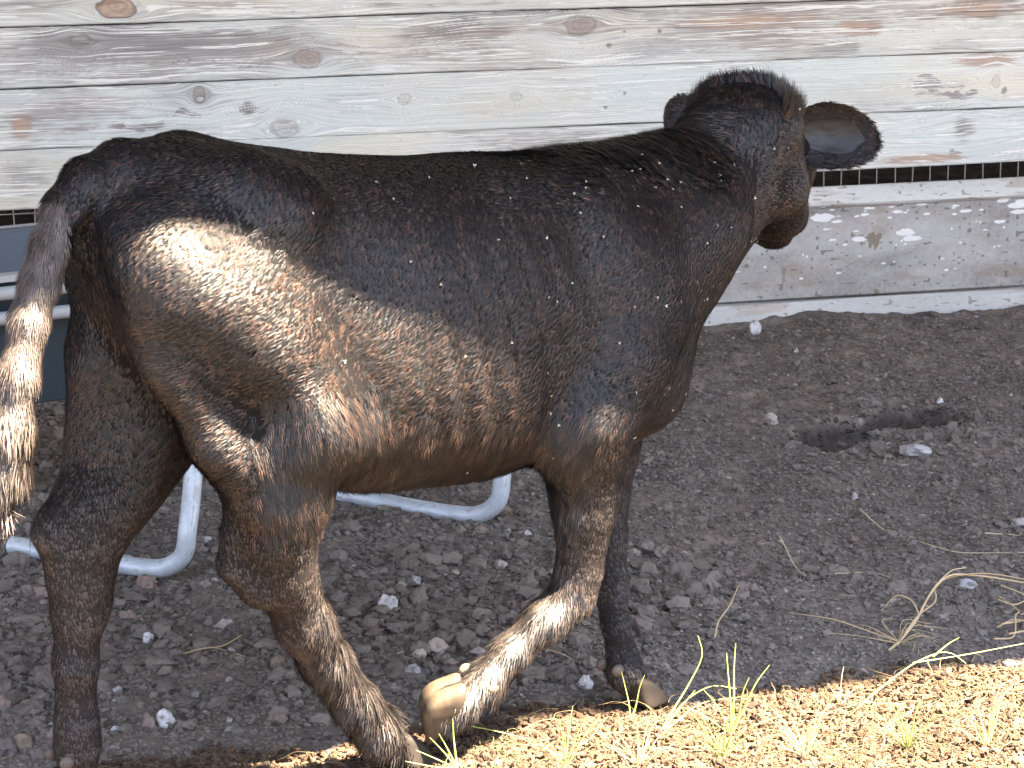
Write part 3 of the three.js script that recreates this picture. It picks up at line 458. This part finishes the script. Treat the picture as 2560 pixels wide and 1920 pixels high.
    if (onEar) { const e = idx[t] < nBody + earR.g.attributes.position.count ? earR : earL; combAt.copy(e.ax).multiplyScalar(0.7).addScaledVector(e.w, R() - 0.5); L = 0.011; const q = idx[t] - nBody; const inner = e === earR && q < 23 * 19; if (inner) { const ii = Math.floor(q / 19), jj = q % 19; if (Math.hypot((ii / 22 - 0.56) / 0.34, (jj / 9 - 1) / 0.58) < 0.78 + 0.5 * (R() - 0.5) && R() < 0.86) continue; } }
    if (tail) { combAt.set(-0.22, -1.3, 0.0); L = tailTip ? 0.022 : 0.016; if (y < 0.70 && x < -0.66) { L = 0.036; } }
    const sw = fbm(x * 6, y * 6, z * 6, 3) * 1.0;
    combAt.addScaledVector(V(0.6 * sw, -0.35 * sw, 0.5 * noise(x * 9, y * 9, z * 9 + 40)), 1);
    combAt.addScaledVector(V(R() - 0.5, R() - 0.5, R() - 0.5), 0.38);
    Y.copy(combAt).addScaledVector(N, -combAt.dot(N)); if (Y.lengthSq() < 1e-4) Y.set(0, -1, 0); Y.normalize().addScaledVector(N, lift * R()).normalize();
    Xd.crossVectors(Y, N).normalize(); const Z = V().crossVectors(Xd, Y).normalize();
    L *= 0.75 + 0.5 * R();
    M.makeBasis(Xd.clone().multiplyScalar(L), Y.clone().multiplyScalar(L), Z.clone().multiplyScalar(L)); M.setPosition(P0.addScaledVector(N, -0.0012));
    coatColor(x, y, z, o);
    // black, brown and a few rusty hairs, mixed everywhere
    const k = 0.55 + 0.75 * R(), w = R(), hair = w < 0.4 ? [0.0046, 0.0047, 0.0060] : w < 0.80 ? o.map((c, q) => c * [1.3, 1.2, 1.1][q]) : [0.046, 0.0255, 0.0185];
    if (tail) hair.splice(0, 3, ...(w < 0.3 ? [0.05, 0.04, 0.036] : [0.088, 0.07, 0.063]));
    else if (w >= 0.80 && jy < 0.5) hair.splice(0, 3, 0.058, 0.046, 0.041);  // greyer leg hairs, part of the painted sunlit lightness
    spots[L > 0.0165 ? 1 : 0].push([M.clone(), rgb(hair[0] * k, hair[1] * k, hair[2] * k)]);
  }
  const hairM = new THREE.MeshPhysicalMaterial({ color: 0xffffff, roughness: 0.46, ior: 1.5, specularIntensity: 0.75, side: THREE.DoubleSide });
  [tuft(8, 0.5, 0.045, 0.34, 0.03), tuft(9, 0.28, 0.02, 0.45, 0.06)].forEach((g, q) => {
    const im = new THREE.InstancedMesh(g, hairM, spots[q].length); spots[q].forEach(([m, c], i) => { im.setMatrixAt(i, m); im.setColorAt(i, c); });
    im.name = q ? 'long_hair' : 'short_hair'; im.castShadow = im.receiveShadow = true; im.userData.kind = 'stuff'; calf.add(im);
  });

  // hooves and dewclaws
  const hg = hoofGeometry(), hp = hg.attributes.position, hc = new Float32Array(hp.count * 3);
  for (let i = 0; i < hp.count; i++) { const y = hp.getY(i), f = 0.8 + 0.5 * fbm(hp.getX(i) * 60, y * 220, hp.getZ(i) * 60, 3), c = [0.115 * f, 0.085 * f, 0.055 * f]; mix3(c, [0.045, 0.035, 0.03], smooth(-0.2, 0.25, fbm(hp.getX(i) * 35, y * 35, 5, 3)) * 0.75); hc.set(c, i * 3); }
  hg.setAttribute('color', new THREE.BufferAttribute(hc, 3));
  const horn = new THREE.MeshStandardMaterial({ vertexColors: true, color: 0xc9bcae, roughness: 0.7 });
  const muddy = new THREE.MeshStandardMaterial({ vertexColors: true, color: 0x766c64, roughness: 0.85 });
  const hoof = (pos, toe, up, s = 1, m = horn) => { const y = up.clone().normalize(), x = toe.clone().addScaledVector(y, -toe.dot(y)).normalize(), z = V().crossVectors(x, y), h = mesh('hoof', hg, m, calf); h.applyMatrix4(new THREE.Matrix4().makeBasis(x, y, z).setPosition(pos)); h.scale.multiplyScalar(s); return h; };
  hoof(V(-0.048, 0.046, 0.05), V(1, 0, 0), V(0.1, 1, 0), 1.0, muddy);
  hoof(V(-0.562, 0.046, -0.10), V(1, 0, 0), V(0.05, 1, 0), 1.05, muddy);
  hoof(V(0.432, 0.044, 0.05), V(1, 0, 0), V(0, 1, 0), 0.95, muddy);
  hoof(V(0.016, 0.098, 0.09), V(0.15, -1, 0), V(0.88, 0.1, 0.42), 1.15);
  const dg = new THREE.SphereGeometry(0.0125, 16, 12); { const q = dg.attributes.position; for (let i = 0; i < q.count; i++) { const k = 1 + 0.1 * noise(q.getX(i) * 150, q.getY(i) * 150, q.getZ(i) * 150); q.setXYZ(i, q.getX(i) * 1.0 * k, q.getY(i) * 0.85 * k, q.getZ(i) * 0.62 * k); } dg.computeVertexNormals(); }
  for (const [x, y, z, c] of [[0.066, 0.126, 0.122, 1], [0.045, 0.148, 0.075, 1], [-0.135, 0.072, 0.078, 0], [-0.128, 0.07, 0.025, 0], [0.368, 0.076, 0.06, 0], [0.366, 0.076, 0.02, 0], [-0.60, 0.085, -0.075, 0], [-0.60, 0.085, -0.125, 0]]) { const d = mesh('dewclaw', dg, c ? std(rgb(0.11, 0.083, 0.055), 0.65) : std(rgb(0.055, 0.043, 0.036), 0.7), calf); d.position.set(x, y, z); }
  for (const s of [-1, 1]) { const e = mesh('eye', new THREE.SphereGeometry(0.017, 20, 14), std(rgb(0.012, 0.009, 0.008), 0.08), calf); e.position.set(...head(0.14, -0.032, 0.083 * s).slice(0, 3)); }

  // flies sitting on the calf
  const fb = new THREE.SphereGeometry(0.0017, 8, 6).scale(1, 0.8, 1.5), wing = s => { const sh = new THREE.Shape(); sh.moveTo(0, 0); sh.quadraticCurveTo(0.0026, 0.003, 0.0005, 0.0062); sh.quadraticCurveTo(-0.0018, 0.004, 0, 0); return new THREE.ExtrudeGeometry(sh, { depth: 0.00025, bevelEnabled: false, curveSegments: 4 }).rotateX(-Math.PI / 2 + 0.35).rotateY(s * 0.55).translate(0, 0.0012, -0.0004); };
  const fg = [fb, wing(1), wing(-1)].map((g, i) => { const q = g.index ? g.toNonIndexed() : g; q.deleteAttribute('uv'); const c = i ? [0.34, 0.31, 0.25] : [0.03, 0.027, 0.025], a = new Float32Array(q.attributes.position.count * 3); for (let k = 0; k < a.length; k++) a[k] = c[k % 3]; q.setAttribute('color', new THREE.BufferAttribute(a, 3)); return q; });
  const flyG = mergeGeometries(fg), flyM = new THREE.MeshStandardMaterial({ vertexColors: true, roughness: 0.4 });
  calf.updateMatrixWorld();
  let made = 0; const Q = rng(5);
  for (let guard = 0; made < 80 && guard < 60000; guard++) {
    const t = Math.floor(Q() * idx.length / 3) * 3; if (idx[t] >= nBody) continue;
    A.fromBufferAttribute(p, idx[t]); N.fromBufferAttribute(nrm, idx[t]);
    if (N.z < 0.35 || A.z < 0.05 || A.x < -0.32 || A.x > 0.74 || A.y < 0.5 || (A.x < 0.1 && Q() < 0.45) || (A.y < 0.72 && Q() < 0.5)) continue;
    const w = mesh('fly', flyG, flyM); made++;
    Y.copy(N).addScaledVector(V(Q() - 0.5, Q() - 0.5, Q() - 0.5), 0.5).normalize(); Xd.set(Q() - 0.5, Q() - 0.5, Q() - 0.5).cross(Y).normalize();
    w.applyMatrix4(calf.matrixWorld.clone().multiply(new THREE.Matrix4().makeBasis(Xd, Y, V().crossVectors(Xd, Y)).setPosition(A.clone().addScaledVector(N, 0.0075))));
    w.scale.multiplyScalar(0.5 + 0.35 * Q());
    tag(w, 'tiny fly with pale wings resting on the near side of the black calf', 'fly', 'flies resting on the calf');
  }
}
// ---------------------------------------------------------------- soil clods, crumbs, stones, straw and grass
{
  const R = rng(23);
  const rock = (seed, detail, rough, flat) => { // an angular lump: a sphere cut by random planes, then roughened
    let g = new THREE.IcosahedronGeometry(1, detail); g.deleteAttribute('uv'); g.deleteAttribute('normal'); g = mergeVertices(g, 1e-4);
    const q = g.attributes.position, r = rng(seed), planes = []; for (let i = 0; i < 6; i++) planes.push([V(r() - 0.5, r() - 0.5, r() - 0.5).normalize(), 0.55 + 0.35 * r()]);
    const v = V(); for (let i = 0; i < q.count; i++) { v.fromBufferAttribute(q, i); for (const [n, d] of planes) { const e = v.dot(n) - d; if (e > 0) v.addScaledVector(n, -e * 0.92); } v.multiplyScalar(1 + rough * fbm(v.x * 2.2 + seed, v.y * 2.2, v.z * 2.2, 4)); q.setXYZ(i, v.x, v.y * flat, v.z); }
    return toCreasedNormals(g, 0.7);
  };
  const M = new THREE.Matrix4(), Qn = new THREE.Quaternion(), Eu = new THREE.Euler();
  const scatter = (name, label, geos, mat, list) => { // list: [x, y, z, sx, sy, sz, rx, ry, rz, colour]; one object, its kinds as parts
    const g = thing(name, label, null); g.userData.kind = 'stuff';
    geos.forEach((geo, k) => { const own = list.filter((_, i) => i % geos.length === k), im = new THREE.InstancedMesh(geo, mat, own.length);
      own.forEach((e, i) => { Qn.setFromEuler(Eu.set(e[6], e[7], e[8])); M.compose(V(e[0], e[1], e[2]), Qn, V(e[3], e[4], e[5])); im.setMatrixAt(i, M); im.setColorAt(i, e[9]); });
      im.name = geos.length > 1 ? 'pieces' : 'pieces'; im.castShadow = im.receiveShadow = true; im.userData.kind = 'stuff'; g.add(im); });
    return g;
  };
  const lumpM = std(0xffffff, 1), clods = [], soilC = (k, x, z) => { const v = (0.082 + 0.05 * R()) * k * (trench(x, z) > 0.06 ? 0.35 : 1), w = R(); return w < 0.014 ? rgb(v * 2.2, v * 2.0, v * 1.85) : w < 0.07 ? rgb(v * 1.45, v * 1.1, v * 0.92) : rgb(v * 1.12, v * 0.95, v * 0.815); };  // clods inside the hollow are darkened as painted shade
  for (let i = 0; i < 120000; i++) {
    const x = -0.1 + 3.75 * R(), z = 0.13 + 3.35 * Math.pow(R(), 0.85), u = R();
    const lumpy = smooth(-0.25, 0.4, 0.35 * noise(x * 2.3, z * 2.3, 12) - 0.2 + 0.48 * smooth(2.0, 1.2, x)); // coarser to the left and under the calf
    const s = Math.min(0.019, 0.0026 * Math.pow(1 - u * 0.9995, -0.24 - 0.24 * lumpy));
    if (trench(x, z) > 0.15 && s > 0.009) continue;
    const straw = z - litStrawEdge(x) > 0, k = straw ? 0.5 : 1; if (z - litStrawEdge(x) > -0.10 && s > 0.006) continue;
    const c = soilC(k, x, z); if (straw) { c.r *= 1.2; c.b *= 0.62; }  // clods on the strip get the painted sunlit warmth
    clods.push([x, groundHeight(x, z) + s * (0.1 + 0.25 * R()), z, s * (0.8 + 0.5 * R()), s * (0.6 + 0.4 * R()), s * (0.8 + 0.5 * R()), R() * 0.8 - 0.4, R() * 6.3, R() * 0.8 - 0.4, c]);
  }
  scatter('soil_clods', 'loose dark soil clods and crumbs strewn over the pen ground', [1, 2, 3, 4, 5, 6].map(k => rock(k * 17, 3, 0.75, 0.85)), lumpM, clods);
  const crumbs = [];  // ochre crumbs; their orange imitates sunlight on the strip
  for (let i = 0; i < 52000; i++) {
    const x = 0.2 + 3.0 * R(), z = 2.62 + 0.95 * R(), d = z - litStrawEdge(x); if (d < -0.02 || R() > smooth(-0.03, 0.05, d)) continue;
    const s = 0.0023 + 0.0048 * Math.pow(R(), 3), v = 0.023 + 0.027 * R(), w = R();
    crumbs.push([x, groundHeight(x, z) + s * 0.5, z, s * (0.8 + 0.6 * R()), s * 0.8, s, R() * 3, R() * 6, R() * 3, w < 0.1 ? rgb(v * 1.6, v * 1.2, v * 0.85) : w < 0.2 ? rgb(v * 0.6, v * 0.38, v * 0.22) : rgb(v * 1.28, v * 0.68, v * 0.35)]);
  }
  scatter('sun_tinted_crumbs', 'crumbs with sunlit orange painted into their colour covering the foreground strip', [7, 8, 9].map(k => rock(k * 13, 1, 0.6, 0.8)), lumpM, crumbs);

  // straw: thin flattened stems, bent here and there
  const stemGeo = (seed, bend, seg = 7, w = 0.011, th = 0.006) => { const r = rng(seed), pts = []; let y = 0, a = 0; for (let i = 0; i <= 4; i++) { pts.push(V(i / 4 - 0.5, 0.06 * r() + bend * Math.sin(Math.PI * i / 4) * 0.3, a)); a += (r() - 0.5) * bend; } const g = tube(pts, 1, seg * 2, 5), q = g.attributes.position, c = new THREE.CatmullRomCurve3(pts, false, 'centripetal'); const n = seg * 2 + 1;
    for (let i = 0; i < q.count; i++) { const t = Math.min(1, Math.floor(i / 6) / (n - 1)), p = c.getPointAt(t), k = 1 - 0.5 * t; q.setXYZ(i, p.x + (q.getX(i) - p.x) * w * k, p.y + (q.getY(i) - p.y) * th * k, p.z + (q.getZ(i) - p.z) * w * k); } g.computeVertexNormals(); return g; };
  const strawM = std(0xffffff, 0.6), straws = [];
  for (let i = 0; i < 4000; i++) {
    const near = R() < 0.93, x = near ? 0.35 + 2.6 * R() : 1.3 + 2.1 * R(), z = near ? 2.7 + 0.75 * R() : 1.9 + 0.9 * R();
    const d = z - litStrawEdge(x); if (near && (d < -0.03 || R() > 0.18 + 0.82 * smooth(0.02, 0.22, d) * smooth(-0.5, 0.3, noise(x * 3.1, z * 4, 71) + 0.35))) continue;
    const L = (near ? 0.022 + 0.09 * Math.pow(R(), 2.2) : 0.02 + 0.06 * R() * R()), v = 0.07 + 0.075 * R(), g = R();
    straws.push([x, groundHeight(x, z) + 0.004 + 0.012 * R() * (near ? 1 : 0.4), z, L, near ? 0.08 : 0.05, Math.max(L, 0.05), (R() - 0.5) * 0.5, R() * 6.3, (R() - 0.5) * (near ? 0.5 : 0.2), g < 0.15 ? rgb(v * 0.6, v * 0.64, v * 0.26) : near ? rgb(v, v * 0.72, v * 0.35) : rgb(v * 0.75, v * 0.62, v * 0.42)]);
  }
  scatter('loose_straw', 'loose yellow straw scattered over the sunlit foreground strip', [1, 2, 3, 4, 5].map(k => stemGeo(k * 31, 0.12 * k)), strawM, straws);

  // stones that stand out
  const stones = [
    [2.586, 0.202, 0.034, 0.044, 'w', 'white angular flake standing on the soil near the foot of the plinth', 'stone'],
    [2.600, 0.478, 0.012, 0.012, 'w', 'small white pebble a little in front of the white flake by the plinth', 'stone'],
    [2.319, 1.059, 0.028, 0.032, 'p', 'pale pink wedge stone left of the dark hollow in the soil', 'stone'],
    [1.133, 2.222, 0.039, 0.033, 'w', 'rounded whitish stone between the near hind leg and the lifted foreleg', 'stone'],
    [1.169, 2.464, 0.042, 0.025, 't', 'flat beige stone, largest of the three beside the lifted fore hoof', 'stone'],
    [1.130, 2.486, 0.022, 0.020, 't', 'small beige stone touching the flat beige stone near the lifted hoof', 'stone'],
    [1.100, 2.556, 0.033, 0.026, 'v', 'pale grey violet stone, frontmost of the three near the lifted hoof', 'stone'],
    [0.644, 2.685, 0.030, 0.029, 'w', 'round white stone between the two hind feet', 'stone'],
    [1.383, 2.680, 0.024, 0.026, 'w', 'white shard just left of the far front foot', 'stone'],
    [0.587, 2.510, 0.018, 0.018, 'v', 'small pale stone behind the round white stone by the far hind leg', 'stone'],
    [0.678, 2.244, 0.019, 0.021, 'w', 'little upright whitish stone right of the far hind shank', 'stone'],
    [0.876, 1.672, 0.029, 0.014, 'w', 'flat white chip right of the bent cradle leg', 'stone'],
    [1.411, 1.993, 0.026, 0.020, 't', 'beige stone left of the bent front knee', 'stone'],
    [1.223, 2.068, 0.025, 0.021, 'v', 'pale stone behind the rounded whitish stone, under the belly', 'stone'],
    [0.401, 2.719, 0.036, 0.028, 'b', 'brown rounded stone at the lower left, left of the far hind foot', 'stone'],
    [0.429, 2.518, 0.021, 0.016, 'r', 'reddish stone left of the far hind shank', 'stone'],
    [0.559, 2.691, 0.017, 0.012, 'w', 'small white chip close to the right of the far hind pastern', 'stone'],
    [2.251, 2.352, 0.034, 0.020, 'v', 'grey white triangular stone above the dry grass clump on the right', 'stone'],
    [2.108, 2.335, 0.019, 0.012, 't', 'small cream pebble left of the grey white triangular stone', 'stone'],
    [2.525, 1.444, 0.071, 0.026, 'v', 'broad pale grey stone in front of the dark hollow', 'stone'],
    [2.765, 1.016, 0.015, 0.015, 'w', 'tiny white pebble behind the right end of the dark hollow', 'stone'],
    [2.276, 1.695, 0.015, 0.021, 'v', 'small upright grey stone in bare soil in front of the pink wedge stone', 'stone'],
    [1.515, 1.823, 0.013, 0.011, 'w', 'small white pebble left of the near foreleg below its elbow', 'stone'],
    [2.152, 2.757, 0.020, 0.014, 't', 'cream pebble at the right edge just behind the sunlit strip', 'stone'],
    [1.688, 1.994, 0.030, 0.008, 'p', 'thin pink chip lying right of the far foreleg', 'stone'],
    [0.881, 2.446, 0.024, 0.024, 'b', 'dull brown stone close behind the near hind shank', 'stone'],
    [0.72, 1.93, 0.034, 0.03, 'r', 'pinkish stone leaning at the foot of the bent cradle leg', 'stone'],
  ];
  const stoneC = { w: [0.42, 0.41, 0.41], p: [0.33, 0.27, 0.25], t: [0.30, 0.26, 0.22], v: [0.29, 0.275, 0.28], b: [0.16, 0.12, 0.09], r: [0.21, 0.14, 0.115] };
  const stoneM = new THREE.MeshStandardMaterial({ vertexColors: true, roughness: 0.92 });
  stones.forEach(([x, z, w, h, c, label, cat], i) => {
    const g = rock(300 + i * 7, 4, 0.42, 1), q = g.attributes.position, cc = new Float32Array(q.count * 3);
    for (let k = 0; k < q.count; k++) { const X = q.getX(k), Y = q.getY(k), Z = q.getZ(k), f = 1 + 0.5 * fbm(X * 3 + i, Y * 3, Z * 3, 4), o = stoneC[c].map(v => v * f); mix3(o, [0.10, 0.085, 0.075], smooth(0.1, 0.35, fbm(X * 1.6, Y * 1.6 + i, Z * 1.6, 4)) * 0.75); cc.set(o, k * 3); }
    g.setAttribute('color', new THREE.BufferAttribute(cc, 3));
    const s = mesh('stone', g, stoneM); s.scale.set(w * 0.56, h * 0.6, w * 0.5); s.position.set(x, groundHeight(x, z) + h * 0.22, z); s.rotation.set((R() - 0.5) * 0.3, R() * 0.8 - 0.4, (R() - 0.5) * 0.5);
    tag(s, label, cat, 'stones lying on the pen soil');
  });

  // single stems, the dry clump and the green tufts
  const dry = std(rgb(0.36, 0.27, 0.15), 0.7), pale = std(rgb(0.36, 0.31, 0.2), 0.7), green = new THREE.MeshStandardMaterial({ color: rgb(0.22, 0.26, 0.065), roughness: 0.55 });
  const gp = (x, z, h = 0.004) => V(x, groundHeight(x, z) + h, z);
  const taper = (pts, r0, r1, seg = 26, flat = 1) => { const g = tube(pts, 1, seg, 6), c = new THREE.CatmullRomCurve3(pts, false, 'centripetal'), q = g.attributes.position; for (let i = 0; i < q.count; i++) { const t = Math.min(1, Math.floor(i / 7) / seg), p = c.getPointAt(t), k = lerp(r0, r1, t); q.setXYZ(i, p.x + (q.getX(i) - p.x) * k, p.y + (q.getY(i) - p.y) * k * flat, p.z + (q.getZ(i) - p.z) * k); } g.computeVertexNormals(); return g; };
  const single = (label, pts, r, m = pale) => tag(mesh('straw_stem', taper(pts, r * 0.8, r * 0.4), m), label, 'straw', 'single dry stems lying on the soil');
  single('long pale bent stem lying on the soil on the right', [gp(2.235, 1.83, 0.02), gp(2.245, 1.96), gp(2.28, 2.06), gp(2.315, 2.15), gp(2.37, 2.165), gp(2.47, 2.20)], 0.0022);
  single('thin crooked stem lying left above the dry grass clump', [gp(1.975, 2.05, 0.04), gp(1.985, 2.17), gp(2.04, 2.21), gp(2.115, 2.215), gp(2.15, 2.30)], 0.002);
  single('upright dry stem leaning right of the far front foot', [gp(1.68, 2.51), gp(1.69, 2.5, 0.03), gp(1.715, 2.49, 0.055), gp(1.735, 2.48, 0.085)], 0.0022, dry);
  single('fine dry stem lying in the soil behind the far hind shank', [gp(0.725, 2.36), gp(0.76, 2.345, 0.012), gp(0.80, 2.335, 0.012), gp(0.84, 2.31, 0.02)], 0.0019, dry);
  single('curved dry stem lying left of the near hind shank', [gp(0.79, 2.32), gp(0.83, 2.38), gp(0.865, 2.42), gp(0.875, 2.50)], 0.0017, dry);
  single('short straw lying behind the lifted fore hoof', [gp(1.33, 2.50), gp(1.37, 2.56, 0.01), gp(1.40, 2.60)], 0.0018, dry);
  single('short pale stem lying beside the right frame edge behind the clump', [gp(2.42, 2.05), gp(2.49, 2.07)], 0.0022);
  const clump = thing('dry_grass_clump', 'uprooted clump of dry grass lying on the soil at the right', 'dry grass', [1.99, 0, 2.64], 0);
  const q0 = groundHeight(1.99, 2.64);
  const dstem = (pts, r) => mesh('stem', taper(pts.map(([x, y, z]) => V(x, y * 0.85 + q0, z)), r * 0.68, r * 0.3, 30), dry, clump);
  dstem([[-0.035, 0.004, 0.03], [0, 0.012, 0], [0.045, 0.045, -0.03], [0.075, 0.085, -0.05], [0.12, 0.118, -0.07], [0.19, 0.105, -0.09], [0.30, 0.075, -0.09]], 0.0042);
  dstem([[-0.01, 0.006, 0.01], [0.05, 0.05, -0.035], [0.08, 0.095, -0.05], [0.13, 0.125, -0.08], [0.17, 0.122, -0.10]], 0.0032);
  dstem([[0.0, 0.01, 0.0], [0.045, 0.05, -0.03], [0.09, 0.075, -0.05], [0.095, 0.10, -0.07], [0.18, 0.115, -0.08], [0.32, 0.085, -0.06]], 0.0026);
  dstem([[0.05, 0.05, -0.03], [0.045, 0.075, -0.06], [0.025, 0.08, -0.08], [0.0, 0.045, -0.09]], 0.0024);
  dstem([[0.0, 0.008, 0.0], [-0.05, 0.02, -0.06], [-0.09, 0.03, -0.10], [-0.15, 0.025, -0.17]], 0.0024);
  dstem([[-0.01, 0.008, 0.0], [-0.06, 0.012, -0.04], [-0.12, 0.012, -0.08]], 0.002);
  for (let i = 0; i < 16; i++) { const a = R() * 6.3, l = 0.03 + 0.09 * R(), h = 0.03 * R(); dstem([[0, 0.006, 0], [Math.cos(a) * l * 0.5, h + 0.01, Math.sin(a) * l * 0.6], [Math.cos(a + 0.4) * l, h * 0.6 + 0.004, Math.sin(a + 0.4) * l]], 0.0010 + 0.0006 * R()); }
  const tangle = thing('dry_grass_clump', 'flat tangle of zigzag dry stems at the right edge of the picture', 'dry grass', [2.27, 0, 2.62], 0), q1 = groundHeight(2.27, 2.62);
  for (let i = 0; i < 13; i++) { const pts = []; let x = (R() - 0.7) * 0.16, z = (R() - 0.5) * 0.25, a = -0.3 + R() * 0.8; for (let k = 0; k < 5; k++) { pts.push(V(x, q1 + 0.006 + 0.03 * R(), z)); x += 0.045 * Math.cos(a); z -= 0.06 * Math.sin(a); a += (R() - 0.5) * 2.2; } mesh('stem', taper(pts, 0.0018, 0.0012, 30), dry, tangle); }

  const tuftThing = (label, x, z, blades, m = green, name = 'grass_tuft') => { const t = thing(name, label, 'grass', [x, groundHeight(x, z) - 0.004, z], 0, 'grass tufts in the sunlit strip'); for (const [pts, r] of blades) mesh('blade', taper(pts.map(b => V(...b)), r * 0.85, r * 0.22, 18, 0.5), m, t); return t; };
  const fan = (list, r) => list.map(([x, y, z]) => [[[0, 0, 0], [x * 0.3 + 0.004 * R(), y * 0.35, z * 0.4], [x * 0.65, y * 0.75, z * 0.7], [x, y, z]], r * (0.85 + 0.3 * R())]);
  tuftThing('green star of stiff grass blades under the lifted fore hoof', 1.075, 3.045, [
    ...[[-0.045, 0.085, 0.0], [-0.085, 0.065, 0.01], [-0.105, 0.052, 0.02], [-0.02, 0.105, -0.01], [-0.098, 0.012, 0.02], [-0.06, 0.08, 0.0]].map(([x, y, z]) => [[[-0.015, 0.022, 0], [x * 0.5 - 0.008, y * 0.55 + 0.01, z], [x, y, z]], 0.0026]),
    [[[0.06, -0.01, 0.02], [0.02, 0.01, 0.01], [-0.015, 0.022, 0]], 0.003], [[[0.05, -0.005, 0.02], [0.0, 0.012, 0.02], [-0.05, 0.014, 0.03]], 0.0022]]);
  tuftThing('yellow stalk lying right from under the lifted fore hoof', 1.19, 2.90, [[[[-0.07, 0.035, 0.0], [-0.03, 0.026, 0.01], [0.03, 0.008, 0.02]], 0.0022]]);
  tuftThing('two thin upright green blades left of the far front foot', 1.41, 2.86, fan([[-0.012, 0.085, -0.02], [0.03, 0.075, -0.02]], 0.0022));
  tuftThing('tall curved yellow blades in front of the far front foot', 1.47, 2.90, [[[[-0.05, 0, 0.05], [-0.01, 0.04, 0.02], [0.03, 0.085, 0], [0.055, 0.13, -0.01], [0.05, 0.16, -0.02]], 0.003], [[[-0.03, 0.005, 0.03], [0.02, 0.05, 0], [0.07, 0.075, 0], [0.11, 0.07, 0.01]], 0.0026], [[[-0.04, 0, 0.03], [0.01, 0.045, 0.01], [0.04, 0.07, 0]], 0.003], [[[-0.02, 0.01, 0.02], [0.05, 0.045, 0], [0.12, 0.055, 0.01]], 0.002]]);
  tuftThing('upright green grass tuft right of the far front foot', 1.565, 2.93, [...fan([[-0.004, 0.14, -0.02], [0.012, 0.155, -0.02], [0.07, 0.115, -0.01], [-0.05, 0.085, 0], [-0.09, 0.065, 0.02], [0.09, 0.03, 0.01], [0.03, 0.10, 0]], 0.003)]);
  tuftThing('long arched green stalk reaching right across the straw edge', 1.83, 2.86, [[[[-0.03, 0, 0.03], [0.03, 0.025, 0], [0.11, 0.062, -0.02], [0.17, 0.07, -0.03], [0.20, 0.05, -0.02]], 0.0032], [[[0.14, 0.066, -0.025], [0.17, 0.085, -0.03], [0.19, 0.095, -0.03]], 0.0026], [[[0.10, 0.06, -0.02], [0.2, 0.062, -0.03], [0.33, 0.07, -0.04]], 0.0022]]);
  tuftThing('pair of short upright stems at the straw edge left of the arched stalk', 1.785, 2.86, fan([[0.012, 0.07, -0.01], [-0.02, 0.045, 0], [0.03, 0.03, 0]], 0.0019), pale);
  [[1.25, 3.01, 'yellow green blades at the bottom edge left of the middle tuft'], [1.36, 3.05, 'sparse upright blades at the bottom edge below the two thin green blades'], [1.50, 3.06, 'dense tuft of yellow grass at the bottom edge below the curved blades'], [1.64, 3.08, 'spiky grass tuft at the bottom edge below the upright green tuft'], [1.80, 3.13, 'leaning grass tuft at the bottom edge below the arched stalk'], [1.93, 3.15, 'green grass tuft in the bottom right corner']].forEach(([x, z, label], i) => {
    const list = []; for (let k = 0; k < 11; k++) list.push([(R() - 0.5) * 0.13, 0.03 + 0.07 * R(), (R() - 0.5) * 0.05]); tuftThing(label, x, z, fan(list, 0.0019), i % 2 ? std(rgb(0.5, 0.43, 0.16), 0.6) : green);
  });
}
renderer0();
function renderer0() {
  const renderer = new THREE.WebGLRenderer({ antialias: true });
  renderer.setSize(1024, 768);
  renderer.toneMapping = THREE.LinearToneMapping;
  renderer.toneMappingExposure = EXPOSURE;
  renderer.shadowMap.enabled = true;
  renderer.render(scene, camera);
}
